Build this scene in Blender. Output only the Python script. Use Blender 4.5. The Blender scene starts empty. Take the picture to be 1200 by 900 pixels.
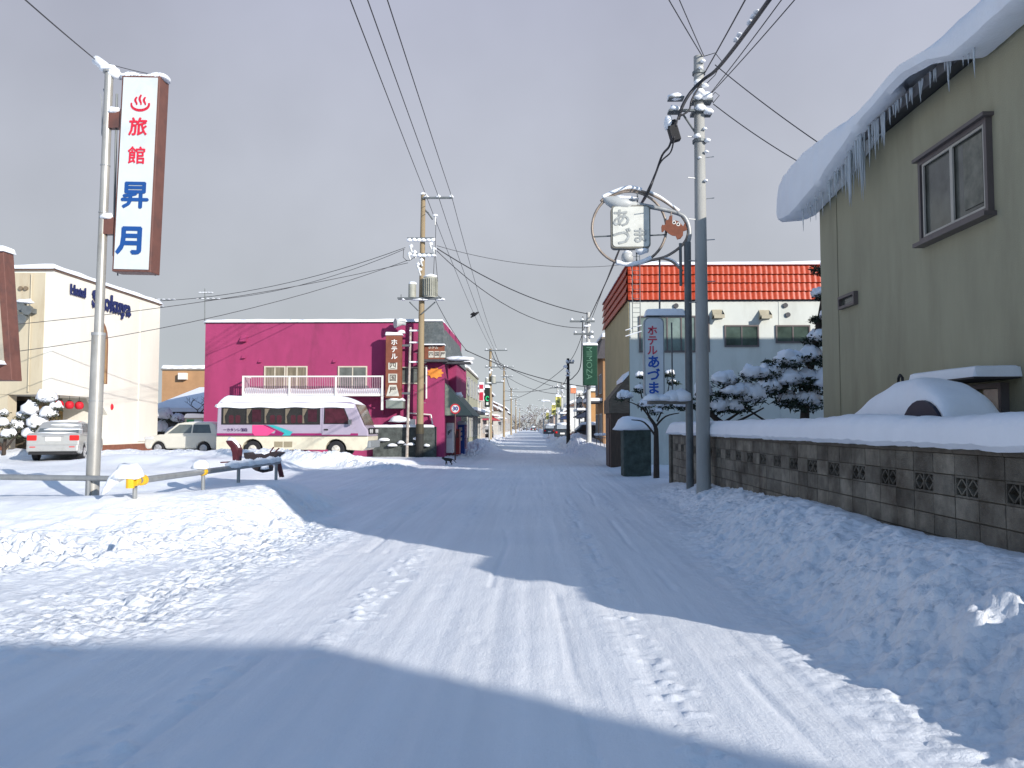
import bpy, bmesh, math, random
import numpy as np
from mathutils import Vector, Matrix, Euler
random.seed(7)
SC = bpy.context.scene
COL = SC.collection
R = math.radians

# ------------------------------------------------------------------ camera, sky, sun, exposure
F = 950.0
CAM = Vector((0.0, 0.0, 1.65))
ROT = Euler((math.pi/2 + math.atan(50/F), 0, math.atan(20/F)), 'XYZ').to_matrix()
cd = bpy.data.cameras.new('camera'); cam = bpy.data.objects.new('camera', cd); COL.objects.link(cam)
cam.location = CAM; cam.rotation_euler = ROT.to_euler()
cd.sensor_width = 36; cd.lens = 36*F/1200; cd.clip_start = 0.05; cd.clip_end = 3000
SC.camera = cam
SUN_EL = R(20)
SH = Vector((-1, 1, 0)).normalized()            # the way shadows fall on the ground
sunvec = Vector((-SH.x*math.cos(SUN_EL), -SH.y*math.cos(SUN_EL), math.sin(SUN_EL)))   # towards the sun
sl = bpy.data.lights.new('sun', 'SUN'); so = bpy.data.objects.new('sun', sl); COL.objects.link(so)
so.rotation_euler = sunvec.to_track_quat('Z', 'Y').to_euler(); so.location = (0, 0, 30)
sl.energy = 3.8; sl.angle = R(0.55); sl.color = (1.0, 0.94, 0.87)
W = bpy.data.worlds.new('World'); SC.world = W; W.use_nodes = True
nt = W.node_tree; nt.nodes.clear()
def N(nt, t, **k):
    n = nt.nodes.new(t)
    for a, b in k.items(): setattr(n, a, b)
    return n
wo = N(nt, 'ShaderNodeOutputWorld'); bg = N(nt, 'ShaderNodeBackground'); bg.inputs[1].default_value = 0.1
sky = N(nt, 'ShaderNodeTexSky'); sky.sky_type = 'NISHITA'; sky.sun_disc = False
sky.sun_elevation = SUN_EL; sky.sun_rotation = math.atan2(sunvec.x, sunvec.y); sky.altitude = 100; sky.dust_density = 0.6
tc = N(nt, 'ShaderNodeTexCoord'); sx = N(nt, 'ShaderNodeSeparateXYZ'); nt.links.new(tc.outputs['Generated'], sx.inputs[0])
# a thin even veil of cloud low in the sky and ahead; it opens towards the zenith
mr = N(nt, 'ShaderNodeMapRange'); mr.inputs[1].default_value = 0.30; mr.inputs[2].default_value = 0.60; mr.inputs[3].default_value = 1.0; mr.inputs[4].default_value = 0.16
va = N(nt, 'ShaderNodeMath', operation='MULTIPLY_ADD'); va.inputs[1].default_value = -0.25
nt.links.new(sx.outputs['Y'], va.inputs[0]); nt.links.new(sx.outputs['Z'], va.inputs[2]); nt.links.new(va.outputs[0], mr.inputs[0])
nz = N(nt, 'ShaderNodeTexNoise'); nz.inputs['Scale'].default_value = 1.9; nz.inputs['Detail'].default_value = 5; nz.inputs['Roughness'].default_value = .5
nt.links.new(tc.outputs['Generated'], nz.inputs['Vector'])
nr = N(nt, 'ShaderNodeMapRange'); nr.inputs[1].default_value = 0.3; nr.inputs[2].default_value = 0.7; nr.inputs[3].default_value = 0.82; nr.inputs[4].default_value = 1.18
nt.links.new(nz.outputs[0], nr.inputs[0])
mul = mr
cr = N(nt, 'ShaderNodeValToRGB'); nt.links.new(sx.outputs['Z'], cr.inputs[0])
cr.color_ramp.elements[0].position = 0.0; cr.color_ramp.elements[0].color = (.375, .408, .422, 1)
cr.color_ramp.elements[1].position = 0.55; cr.color_ramp.elements[1].color = (.255, .268, .345, 1)
e = cr.color_ramp.elements.new(0.22); e.color = (.355, .375, .420, 1)
sc_ = N(nt, 'ShaderNodeVectorMath', operation='SCALE'); sc_.inputs['Scale'].default_value = 10.0
nt.links.new(cr.outputs[0], sc_.inputs[0])
n2 = N(nt, 'ShaderNodeVectorMath', operation='SCALE'); nt.links.new(sc_.outputs[0], n2.inputs[0]); nt.links.new(nr.outputs[0], n2.inputs['Scale'])
sk2 = N(nt, 'ShaderNodeVectorMath', operation='MULTIPLY'); sk2.inputs[1].default_value = (.90, 1.26, 1.52)
nt.links.new(sky.outputs[0], sk2.inputs[0])
mx = N(nt, 'ShaderNodeMix', data_type='RGBA')
nt.links.new(mul.outputs[0], mx.inputs[0]); nt.links.new(sk2.outputs[0], mx.inputs[6]); nt.links.new(n2.outputs[0], mx.inputs[7])
nt.links.new(mx.outputs[2], bg.inputs[0]); nt.links.new(bg.outputs[0], wo.inputs[0])
vs = SC.view_settings; vs.view_transform = 'Standard'; vs.look = 'None'; vs.gamma = 1; vs.use_curve_mapping = False
vs.exposure = 0.54
SC.cycles.use_denoising = True; SC.cycles.max_bounces = 6; SC.cycles.diffuse_bounces = 3

def at(px, py, Y):
    d = ROT @ Vector(((px-600)/F, -(py-450)/F, -1)); t = Y/d.y
    return Vector((d.x*t, Y, CAM.z + d.z*t))

# ------------------------------------------------------------------ materials
MC = {}
def mat(name, col, rough=.6, var=.12, vscale=3.0, bump=0.0, bscale=40, metal=0.0, spec=.4, dirt=None, dscale=1.2, stretch=(1, 1, 1), dlo=.5, dhi=.72, coat=0):
    if name in MC: return MC[name]
    m = bpy.data.materials.new(name); m.use_nodes = True; t = m.node_tree; b = t.nodes['Principled BSDF']
    b.inputs['Roughness'].default_value = rough; b.inputs['Metallic'].default_value = metal; b.inputs['Specular IOR Level'].default_value = spec
    b.inputs['Coat Weight'].default_value = coat
    c = N(t, 'ShaderNodeTexCoord'); mp = N(t, 'ShaderNodeMapping'); mp.inputs['Scale'].default_value = stretch
    t.links.new(c.outputs['Object'], mp.inputs[0])
    n = N(t, 'ShaderNodeTexNoise'); n.inputs['Scale'].default_value = vscale; n.inputs['Detail'].default_value = 6; n.inputs['Roughness'].default_value = .6
    t.links.new(mp.outputs[0], n.inputs[0])
    r = N(t, 'ShaderNodeMapRange'); r.inputs[1].default_value = .3; r.inputs[2].default_value = .7; r.inputs[3].default_value = 1-var; r.inputs[4].default_value = 1+var
    t.links.new(n.outputs[0], r.inputs[0])
    s = N(t, 'ShaderNodeVectorMath', operation='SCALE'); s.inputs[0].default_value = col[:3]; t.links.new(r.outputs[0], s.inputs['Scale'])
    out = s.outputs[0]
    if dirt:
        n3 = N(t, 'ShaderNodeTexNoise'); n3.inputs['Scale'].default_value = dscale; n3.inputs['Detail'].default_value = 8; n3.inputs['Roughness'].default_value = .65
        t.links.new(mp.outputs[0], n3.inputs[0])
        r3 = N(t, 'ShaderNodeMapRange'); r3.inputs[1].default_value = dlo; r3.inputs[2].default_value = dhi; t.links.new(n3.outputs[0], r3.inputs[0])
        x = N(t, 'ShaderNodeMix', data_type='RGBA'); x.inputs[7].default_value = (*dirt, 1)
        t.links.new(r3.outputs[0], x.inputs[0]); t.links.new(out, x.inputs[6]); out = x.outputs[2]
    t.links.new(out, b.inputs['Base Color'])
    if bump:
        nb = N(t, 'ShaderNodeTexNoise'); nb.inputs['Scale'].default_value = bscale; nb.inputs['Detail'].default_value = 5; t.links.new(c.outputs['Object'], nb.inputs[0])
        bp = N(t, 'ShaderNodeBump'); bp.inputs['Strength'].default_value = bump; bp.inputs['Distance'].default_value = .02
        t.links.new(nb.outputs[0], bp.inputs['Height']); t.links.new(bp.outputs[0], b.inputs['Normal'])
    MC[name] = m; return m
SNOW = mat('snow', (.86, .88, .91), .55, .03, 2, .35, 22, spec=.3)
SNOWF = mat('snow_far', (.84, .86, .9), .6, .05, 1, .3, 5, spec=.3)
def snow_ground_mat():
    m = bpy.data.materials.new('snow_ground'); m.use_nodes = True; t = m.node_tree; b = t.nodes['Principled BSDF']
    b.inputs['Roughness'].default_value = .5; b.inputs['Specular IOR Level'].default_value = .35
    c = N(t, 'ShaderNodeTexCoord')
    n = N(t, 'ShaderNodeTexNoise'); n.inputs['Scale'].default_value = .35; n.inputs['Detail'].default_value = 7; t.links.new(c.outputs['Object'], n.inputs[0])
    r = N(t, 'ShaderNodeValToRGB'); t.links.new(n.outputs[0], r.inputs[0])
    r.color_ramp.elements[0].position = .35; r.color_ramp.elements[0].color = (.80, .83, .87, 1)
    r.color_ramp.elements[1].position = .65; r.color_ramp.elements[1].color = (.88, .895, .915, 1)
    at_ = N(t, 'ShaderNodeAttribute'); at_.attribute_name = 'road'
    # packed, faintly dirty wheel paths on the road
    mp = N(t, 'ShaderNodeMapping'); mp.inputs['Scale'].default_value = (3.2, .12, 1); t.links.new(c.outputs['Object'], mp.inputs[0])
    n2 = N(t, 'ShaderNodeTexNoise'); n2.inputs['Scale'].default_value = 1; n2.inputs['Detail'].default_value = 5; t.links.new(mp.outputs[0], n2.inputs[0])
    r2 = N(t, 'ShaderNodeMapRange'); r2.inputs[1].default_value = .35; r2.inputs[2].default_value = .75; r2.inputs[3].default_value = 0; r2.inputs[4].default_value = .45
    t.links.new(n2.outputs[0], r2.inputs[0])
    mm = N(t, 'ShaderNodeMath', operation='MULTIPLY'); t.links.new(r2.outputs[0], mm.inputs[0]); t.links.new(at_.outputs['Fac'], mm.inputs[1])
    x = N(t, 'ShaderNodeMix', data_type='RGBA'); x.inputs[7].default_value = (.66, .68, .71, 1)
    t.links.new(mm.outputs[0], x.inputs[0]); t.links.new(r.outputs[0], x.inputs[6]); t.links.new(x.outputs[2], b.inputs['Base Color'])
    # fine relief: streaks along the road, grains elsewhere
    mp3 = N(t, 'ShaderNodeMapping'); mp3.inputs['Scale'].default_value = (17, 2.4, 1); t.links.new(c.outputs['Object'], mp3.inputs[0])
    n3 = N(t, 'ShaderNodeTexNoise'); n3.inputs['Scale'].default_value = 1; n3.inputs['Detail'].default_value = 6; n3.inputs['Roughness'].default_value = .6; t.links.new(mp3.outputs[0], n3.inputs[0])
    n4 = N(t, 'ShaderNodeTexNoise'); n4.inputs['Scale'].default_value = 34; n4.inputs['Detail'].default_value = 6; n4.inputs['Roughness'].default_value = .7; t.links.new(c.outputs['Object'], n4.inputs[0])
    m3 = N(t, 'ShaderNodeMath', operation='MULTIPLY'); t.links.new(n3.outputs[0], m3.inputs[0]); t.links.new(at_.outputs['Fac'], m3.inputs[1])
    m4 = N(t, 'ShaderNodeMath', operation='MULTIPLY_ADD'); m4.inputs[1].default_value = 1.1; t.links.new(n4.outputs[0], m4.inputs[0]); t.links.new(m3.outputs[0], m4.inputs[2])
    bp = N(t, 'ShaderNodeBump'); bp.inputs['Strength'].default_value = .5; bp.inputs['Distance'].default_value = .014
    n5 = N(t, 'ShaderNodeTexNoise'); n5.inputs['Scale'].default_value = 8; n5.inputs['Detail'].default_value = 9; n5.inputs['Roughness'].default_value = .72; t.links.new(c.outputs['Object'], n5.inputs[0])
    v5 = N(t, 'ShaderNodeTexVoronoi'); v5.inputs['Scale'].default_value = 13; t.links.new(c.outputs['Object'], v5.inputs[0])
    s5 = N(t, 'ShaderNodeMath', operation='SUBTRACT'); t.links.new(n5.outputs[0], s5.inputs[0]); t.links.new(v5.outputs[0], s5.inputs[1])
    i5 = N(t, 'ShaderNodeMath', operation='SUBTRACT'); i5.inputs[0].default_value = 1.15; t.links.new(at_.outputs['Fac'], i5.inputs[1])
    ch = N(t, 'ShaderNodeAttribute'); ch.attribute_name = 'clods'
    q5 = N(t, 'ShaderNodeMath', operation='MULTIPLY'); t.links.new(s5.outputs[0], q5.inputs[0]); t.links.new(ch.outputs['Fac'], q5.inputs[1])
    b5 = N(t, 'ShaderNodeBump'); b5.inputs['Strength'].default_value = .7; b5.inputs['Distance'].default_value = .045
    t.links.new(q5.outputs[0], b5.inputs['Height']); t.links.new(b5.outputs[0], bp.inputs['Normal'])
    t.links.new(m4.outputs[0], bp.inputs['Height']); t.links.new(bp.outputs[0], b.inputs['Normal'])
    return m
GLASS = mat('dark_glass', (.025, .03, .035), .08, .3, 1.5, spec=.7)
GLASSG = mat('grey_glass', (.10, .12, .12), .12, .35, 1.2, spec=.7)
def plain(name, c, r=.5, **k): return mat(name, c, r, var=.06, **k)
ALU = mat('aluminium', (.45, .45, .45), .4, .1, 5, metal=.4)
BLACK = mat('black_rubber', (.015, .015, .017), .7, .2)
WHITE = mat('white_paint', (.75, .74, .7), .5, .06)

# ------------------------------------------------------------------ mesh building
def tag(o, label=None, cat=None, group=None, kind=None):
    if label: o['label'] = label
    if cat: o['category'] = cat
    if group: o['group'] = group
    if kind: o['kind'] = kind
    return o
def thing(name, label, cat, loc=(0, 0, 0), group=None):
    o = bpy.data.objects.new(name, None); COL.objects.link(o); o.location = loc; o.empty_display_size = .2
    return tag(o, label, cat, group)
def chain(o):
    v = Vector((0, 0, 0))
    while o is not None: v += o.location; o = o.parent
    return v
class MB:
    def __init__(s): s.v = []; s.f = []
    def add(s, vs, fs):
        k = len(s.v); s.v += [tuple(v) for v in vs]; s.f += [tuple(i+k for i in f) for f in fs]; return s
    def obox(s, c, a, b, d):                       # centre and three half-axis vectors
        c = Vector(c); a = Vector(a); b = Vector(b); d = Vector(d)
        if a.cross(b).dot(d) < 0: a = -a
        vs = [c+i*a+j*b+k*d for k in (-1, 1) for j in (-1, 1) for i in (-1, 1)]
        return s.add(vs, [(0, 2, 3, 1), (4, 5, 7, 6), (0, 1, 5, 4), (2, 6, 7, 3), (0, 4, 6, 2), (1, 3, 7, 5)])
    def box(s, x0, x1, y0, y1, z0, z1):
        return s.obox(((x0+x1)/2, (y0+y1)/2, (z0+z1)/2), (abs(x1-x0)/2, 0, 0), (0, abs(y1-y0)/2, 0), (0, 0, abs(z1-z0)/2))
    def tube(s, pts, r, n=8, caps=True):
        pts = [Vector(p) for p in pts]; m = len(pts); rs = r if isinstance(r, (list, tuple)) else [r]*m
        rings = []; prev = None
        for i, p in enumerate(pts):
            t = (pts[min(i+1, m-1)]-pts[max(i-1, 0)]).normalized()
            if prev is None:
                a = Vector((0, 0, 1)) if abs(t.z) < .9 else Vector((1, 0, 0)); u = t.cross(a).normalized()
            else: u = (prev - t*prev.dot(t)).normalized()
            prev = u; w = t.cross(u)
            rings.append([p+rs[i]*(u*math.cos(2*math.pi*k/n)+w*math.sin(2*math.pi*k/n)) for k in range(n)])
        vs = [q for g in rings for q in g]
        fs = [(i*n+k, i*n+(k+1) % n, (i+1)*n+(k+1) % n, (i+1)*n+k) for i in range(m-1) for k in range(n)]
        if caps: fs += [tuple(range(n))[::-1], tuple((m-1)*n+k for k in range(n))]
        return s.add(vs, fs)
    def cyl(s, a, b, r, r2=None, n=12): return s.tube([a, b], [r, r if r2 is None else r2], n)
    def prism(s, poly, o, u, v, w):                # polygon in axes u, v at origin o, thickness vector w
        o = Vector(o); u = Vector(u); v = Vector(v); w = Vector(w); n = len(poly)
        if sum(poly[i][0]*poly[(i+1) % n][1]-poly[(i+1) % n][0]*poly[i][1] for i in range(n))*u.cross(v).dot(w) < 0: poly = poly[::-1]
        a = [o+u*p[0]+v*p[1] for p in poly]
        return s.add(a+[q+w for q in a], [tuple(range(n))[::-1], tuple(range(n, 2*n))]+[(i, (i+1) % n, n+(i+1) % n, n+i) for i in range(n)])
    def blob(s, c, r, seed=0, sub=2, amp=.18, flat=.35, freq=1.6):     # a lump of snow: rounded above, flatter below
        bm = bmesh.new(); bmesh.ops.create_icosphere(bm, subdivisions=sub, radius=1)
        rx, ry, rz = r if isinstance(r, (list, tuple)) else (r, r, r)
        from mathutils import noise
        vs = []
        for q in bm.verts:
            k = 1+amp*noise.noise(q.co*freq+Vector((seed*3.7, seed*1.3, 0)))*2
            p = q.co*k
            z = p.z if p.z > 0 else p.z*flat
            vs.append((c[0]+p.x*rx, c[1]+p.y*ry, c[2]+z*rz))
        fs = [tuple(x.index for x in f.verts) for f in bm.faces]; bm.free()
        return s.add(vs, fs)
    def build(s, name, m, parent=None, smooth=False, bevel=0, seg=2):
        me = bpy.data.meshes.new(name)
        if parent is not None: off = chain(parent)
        else:
            a = np.array(s.v); off = Vector(((a[:, 0].min()+a[:, 0].max())/2, (a[:, 1].min()+a[:, 1].max())/2, a[:, 2].min()))
        me.from_pydata([(v[0]-off.x, v[1]-off.y, v[2]-off.z) for v in s.v], [], s.f); me.materials.append(m); me.update()
        o = bpy.data.objects.new(name, me); COL.objects.link(o)
        if parent is not None: o.parent = parent
        else: o.location = off
        if smooth:
            me.shade_smooth()
            if smooth == 'auto':
                me.set_sharp_from_angle(angle=R(40))
        if bevel:
            b = o.modifiers.new('bevel', 'BEVEL'); b.width = bevel; b.segments = seg; b.limit_method = 'ANGLE'; b.angle_limit = R(35)
        return o
def dup(root, loc=None, rz=0, label=None, group=None, parent=None):
    c = root.copy(); COL.objects.link(c)
    if parent is not None: c.parent = parent
    for ch in list(root.children): dup(ch, parent=c)
    if loc is not None: c.location = loc; c.rotation_euler = (0, 0, rz)
    if label: c['label'] = label
    if group: c['group'] = group
    return c
def snowcap(x0, x1, y0, y1, z, h, parent, m=None, nx=None, seed=0, name='snow_cap', slope=0, over=.04):
    """A rounded layer of snow on a flat top: edges roll off, top uneven. slope: rise per metre in +x."""
    from mathutils import noise
    L = max(x1-x0, y1-y0); st = max(min(h*.3, .25), L/90)
    nx = max(4, int((x1-x0)/st)); ny = max(4, int((y1-y0)/st)); b = MB(); vs = []; fs = []
    def ss(t): t = max(0, min(1, t)); return math.sqrt(1-(1-t)**2)
    for j in range(ny+1):
        for i in range(nx+1):
            x = x0-over+(x1-x0+2*over)*i/nx; y = y0-over+(y1-y0+2*over)*j/ny
            d = min(x-x0+over, x1+over-x, y-y0+over, y1+over-y)
            nn = noise.noise(Vector((x*.9+seed, y*.9, z)))
            e = noise.noise(Vector((x*3+seed, y*3, z)))*.04
            hh = h*(1+.3*nn)*ss(d/(h*.7+.001)) if 0 < i < nx and 0 < j < ny else -.03
            if not (0 < i < nx and 0 < j < ny): x += e*.5; y += e*.5
            vs.append((x, y, z+hh+slope*(x-x0)))
    for j in range(ny):
        for i in range(nx):
            a = j*(nx+1)+i; fs.append((a, a+1, a+nx+2, a+nx+1))
    k = len(vs); rim = [i for i in range(nx+1)]+[j*(nx+1)+nx for j in range(1, ny+1)]+[ny*(nx+1)+i for i in range(nx-1, -1, -1)]+[j*(nx+1) for j in range(ny-1, 0, -1)]
    fs.append(tuple(rim[::-1]))
    b.add(vs, fs); return b.build(name, m or SNOW, parent, smooth='auto')
def text(s, o, u, v, size, m, parent, name='lettering', depth=.01, bold=.0, vertical=False, pitch=1.05, shear=0, align='CENTER', fat=0):
    """Raised letters: o = centre (or top centre when vertical), u = reading direction, v = up."""
    u = Vector(u).normalized(); v = Vector(v).normalized(); w = u.cross(v); o = Vector(o); out = MB()
    items = [(ch, o - v*(i*size*pitch)) for i, ch in enumerate(s)] if vertical else [(s, o)]
    for ch, q in items:
        if ch == ' ': continue
        c = bpy.data.curves.new('t', 'FONT'); c.body = ch; c.size = size; c.extrude = depth/2; c.offset = bold; c.shear = shear; c.resolution_u = 2
        c.align_x = align if not vertical else 'CENTER'; c.align_y = 'CENTER'
        t = bpy.data.objects.new('t', c); COL.objects.link(t); dg = bpy.context.evaluated_depsgraph_get(); me = bpy.data.meshes.new_from_object(t.evaluated_get(dg))
        sh = [(0, 0, 0)]+([(fat, 0, .0011), (-fat, 0, .0022), (0, fat, .0033), (0, -fat, .0044)] if fat else [])     # a heavy brush: the stroke laid down again a little aside
        for (sx_, sy_, sz_) in sh: out.add([q+u*(p.co.x+sx_)+v*(p.co.y+sy_)+w*(p.co.z+sz_) for p in me.vertices], [tuple(f.vertices) for f in me.polygons])
        bpy.data.objects.remove(t); bpy.data.curves.remove(c); bpy.data.meshes.remove(me)
    return out.build(name, m, parent)
def window(parent, o, u, w, h, frame=ALU, glass=GLASSG, panes=2, fw=.05, proud=.06, curtain=None, name='window', sill=False):
    """o = lower left corner on the wall, u = direction along the wall, outward normal = u x z."""
    o = Vector(o); u = Vector(u).normalized(); n = u.cross(Vector((0, 0, 1))); z = Vector((0, 0, 1)); b = MB()
    def bar(a0, a1, z0, z1, d=proud): b.obox(o+u*(a0+a1)/2+z*(z0+z1)/2+n*(d/2), u*(a1-a0)/2, z*(z1-z0)/2, n*d/2)
    bar(0, fw, 0, h); bar(w-fw, w, 0, h); bar(fw, w-fw, 0, fw); bar(fw, w-fw, h-fw, h)
    for k in range(1, panes): bar(w*k/panes-fw*.4, w*k/panes+fw*.4, fw, h-fw, proud*.8)
    if sill: bar(-.05, w+.05, -.06, -.002, proud+.08); bar(-.05, w+.05, h+.002, h+.05, proud+.06)
    f = b.build(name, frame, parent)
    g = MB(); g.obox(o+u*w/2+z*h/2+n*.012, u*(w/2-fw), z*(h/2-fw), n*.010); g.build('pane', glass, f)
    if curtain:
        c = MB()
        for (a0, a1) in curtain: c.obox(o+u*(a0+a1)/2*w+z*h/2+n*.026, u*(a1-a0)/2*w, z*(h/2-fw*1.2), n*.002)
        c.build('curtain', mat('curtain', (.42, .38, .28), .8, .3, 6, stretch=(4, 4, .4)), f)
    return f
WIREM = mat('wire', (.03, .03, .035), .5)
def wire(p0, p1, sag, r, label, group=None, snow=None, name='overhead_wire', mid=None):
    p0 = Vector(p0); p1 = Vector(p1); pts = []
    for i in range(17):
        t = i/16; p = p0.lerp(p1, t); p.z -= sag*4*t*(1-t); pts.append(p)
    b = MB().tube(pts, r, 5); o = b.build(name, WIREM, None, smooth=True)
    tag(o, label, 'wire', group)
    return o

# ------------------------------------------------------------------ the snow-covered ground
def _h(i, j, s):
    n = (i.astype(np.int64)*374761393 + j.astype(np.int64)*668265263 + s*1274126177) & 0x7fffffff
    n = ((n ^ (n >> 13))*1274126177) & 0x7fffffff
    return ((n ^ (n >> 16)) & 0xffff)/65535.0
def vn(x, y, s=0):
    i = np.floor(x); j = np.floor(y); fx = x-i; fy = y-j; fx = fx*fx*(3-2*fx); fy = fy*fy*(3-2*fy)
    a = _h(i, j, s); b = _h(i+1, j, s); c = _h(i, j+1, s); d = _h(i+1, j+1, s)
    return (a*(1-fx)+b*fx)*(1-fy)+(c*(1-fx)+d*fx)*fy - .5
def fbm(x, y, s=0, o=4, g=.5):
    r = 0; a = 1
    for k in range(o): r = r + a*vn(x*2**k+k*17.3, y*2**k-k*9.1, s+k); a *= g
    return r
def lumps(x, y, cell, s=0, fill=.8):                   # rounded clods
    X = x/cell; Y = y/cell; i = np.floor(X); j = np.floor(Y); best = np.zeros_like(X)
    for di in (-1, 0, 1):
        for dj in (-1, 0, 1):
            a = i+di; b = j+dj; px = a+_h(a, b, s); py = b+_h(a, b, s+5); r = .25+.55*_h(a, b, s+9)
            r = np.where(_h(a, b, s+13) < fill, r, 0.01)
            d2 = ((X-px)**2+(Y-py)**2)
            best = np.maximum(best, np.sqrt(np.maximum(0, r*r-d2)))
    return best*cell
def ss(a, b, t): t = np.clip((t-a)/(b-a), 0, 1); return t*t*(3-2*t)
def edgeR(y): return np.interp(y, [-20, 3, 6, 9, 14, 20, 24, 34, 45, 60, 160, 400], [2.6, 2.7, 2.35, 2.5, 2.9, 2.95, 3.3, 3.4, 2.6, 2.1, 3.2, 4.2])
def edgeL(y): return np.interp(y, [-20, 8, 10.5, 12.5, 14, 18, 20, 30, 33, 36, 45, 60, 160, 400], [-3.6, -3.6, -3.6, -3.6, -3.6, -4.2, -6.4, -9, -6.5, -3.7, -3.2, -3.0, -4.0, -4.4])
def ground(x, y):
    x = np.asarray(x, float); y = np.asarray(y, float)
    wob = .25*fbm(x*.35, y*.35, 3, 3)
    dR = x-edgeR(y)+wob*1.2                                 # >0 : right bank
    hR = np.interp(y, [-20, 3, 12, 17, 23, 27, 35, 42, 60, 400], [.5, .6, .58, .4, .12, .10, .12, .45, .6, .45])
    bR = hR*ss(-.1, 1.35, dR)
    rimR = np.exp(-((dR-.75)/.55)**2)*np.interp(y, [3, 18, 24, 36, 44, 400], [.13, .08, .0, .0, .25, .3])
    dL = edgeL(y)-x+wob                                     # >0 : left bank / lot
    hL = np.interp(y, [8, 11, 18, 20, 29, 33, 36, 45, 60, 400], [.0, .42, .46, .16, .12, .42, .14, .14, .35, .45])
    hL = np.where((x < -9) & (y > 11), np.maximum(hL, .42*ss(9, 11, -x)), hL)
    yb = np.interp(x, [-30, -14, -9, -6, -4.4, -3.4], [8.2, 8.2, 8.7, 9.3, 10.2, 12.4])+wob*1.5
    dY = y-yb
    hL = np.where(y < 18, .46, hL)
    bL = hL*ss(-.1, 1.2, dL)*ss(-.3, 3.6, dY)
    dL = np.minimum(dL, dY)
    # smooth drift mounds on the left plateau
    mo = 0
    for (cx, cy, a, rx, ry) in [(-9.3, 15.8, .26, 1.6, 1.2), (-7.3, 16.4, .18, 1.5, 1.3), (-11.8, 17.5, .22, 2.2, 1.6), (-5.7, 13.0, .12, 1.1, 1.2), (-6.9, 12.4, .10, 1.0, .8), (-5.0, 14.8, .10, .9, 1.5), (-14, 15, .2, 2, 2), (-9.5, 12.2, .1, 2.2, .9),
                                (-17.5, 23.5, .55, 1.6, 1.3), (-13, 27, .3, 2.4, 1.2), (-9.5, 29.5, .15, 2, 1.5)]:
        mo = mo + a*np.exp(-((x-cx)/rx)**2-((y-cy)/ry)**2)
    # plough ridge before the bus and the cars
    ry = 32.6+.5*np.sin(x*.35)
    rg = .22*np.exp(-((y-ry)/.9)**2)*ss(-4.2, -6.0, x)*ss(-40, -30, x)
    # pile at the kerb round the vending machines, piles on the far right
    pile = .8*np.exp(-((x+3.0)/1.0)**2-((y-52)/3.5)**2)+.5*np.exp(-((x-3.6)/1.1)**2-((y-57)/4)**2)
    # clods
    chunkR = np.exp(-((dR-.55)/.75)**2)*ss(24, 18, y)*np.interp(y, [3, 10, 18], [1, .8, .55])
    chunkL = (np.exp(-((dL-.5)/.8)**2)+.8*np.exp(-((dY-1.0)/1.2)**2)*(x < -3.2)*ss(-.2, .5, dL))*ss(7.5, 9, y)*ss(19, 13.5, y)*(.5+1.6*np.clip(fbm(x*.9, y*.9, 71, 3)+.25, 0, 1))
    wr = x+3.55+.5*fbm(x*.7, y*.7, 8, 3)
    rough = np.exp(-(wr/.75)**2)*ss(5.2, 7.2, y)*ss(14, 12, y)+.28*ss(-2.6, -4, x)*ss(9.6, 8.6, y)*ss(4.5, 7, y)
    chunkG = np.exp(-((y-ry)/1.1)**2)*ss(-3.8, -5.5, x)
    far = ss(36, 48, y)*(np.exp(-((dR-.4)/.8)**2)+np.exp(-((dL-.3)/.8)**2))
    ch = (lumps(x, y, .34, 1, .6)*.32+lumps(x, y, .15, 2)*.5+lumps(x, y, .07, 3, .8)*.75+.11*fbm(x*2.6, y*2.6, 61, 5, .62)-.03*np.abs(fbm(x*6, y*6, 62, 3)))
    cz = ch*(chunkR*.9+chunkL*.8+chunkG*1.0+far*1.2)+lumps(x, y, .15, 21, .35)*rough*.5*np.clip(fbm(x*1.3, y*1.3, 72, 3)*3+.4, 0, 1)+lumps(x, y, .065, 22, .6)*rough*.55+rough*.05*fbm((x*.6+y*.8)*4.5, (y*.6-x*.8)*.8, 33, 4, .6)+rough*.03*fbm(x*9, y*9, 34, 3, .6)+rough*.09*fbm(x*1.1, y*1.1, 31, 4, .6)
    bank = np.clip(ss(-.1, .6, dR)+ss(-.1, .6, dL), 0, 1)
    road = 1-bank
    sm = bank*(.08*fbm(x*.45, y*.45, 11, 3)+.02*fbm(x*3, y*3, 12, 3))
    # wheel ruts run along the road, bending a little to the left near the camera
    bend = x+.012*np.clip(12-y, 0, 12)**2*ss(1, -5, x)*.6+.12*np.sin(y*.11)
    ru = .020*fbm(bend*1.1, y*.045, 41, 2)+.012*fbm(bend*4.2, y*.13, 42, 3)+.010*fbm(x*1.6, y*1.1, 47, 4, .6)+.011*fbm(bend*11, y*.35, 43, 2)+.004*fbm(x*5, y*5, 44, 3)
    fade = np.interp(y, [0, 30, 80], [1, 1, .35])
    crumb = lumps(x, y, .07, 51, .22)*np.clip(fbm(bend*2.2, y*.12, 52, 2)*3, 0, 1)
    for x0_, s_ in ((-2.05, 81), (-1.75, 85), (-.25, 82), (.42, 86), (.95, 83), (1.55, 84)):
        ru = ru-.020*np.exp(-((bend-x0_-.1*fbm(x*0, y*.35, s_, 2))/.028)**2)*np.clip(fbm(x*.5, y*.8, s_+9, 3)*5-.1, 0, 1)
    z = bR+rimR+bL+mo*ss(-.1, .8, np.maximum(dL, 0)+(y > 20))+rg+pile+cz+sm+road*fade*(ru*.95+crumb*.5)
    return z, road, np.clip(chunkR*1.2+chunkL+chunkG+far+rough*.8, 0, 1)
def gz(x, y): return float(ground(np.array([x]), np.array([y]))[0][0])
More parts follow.
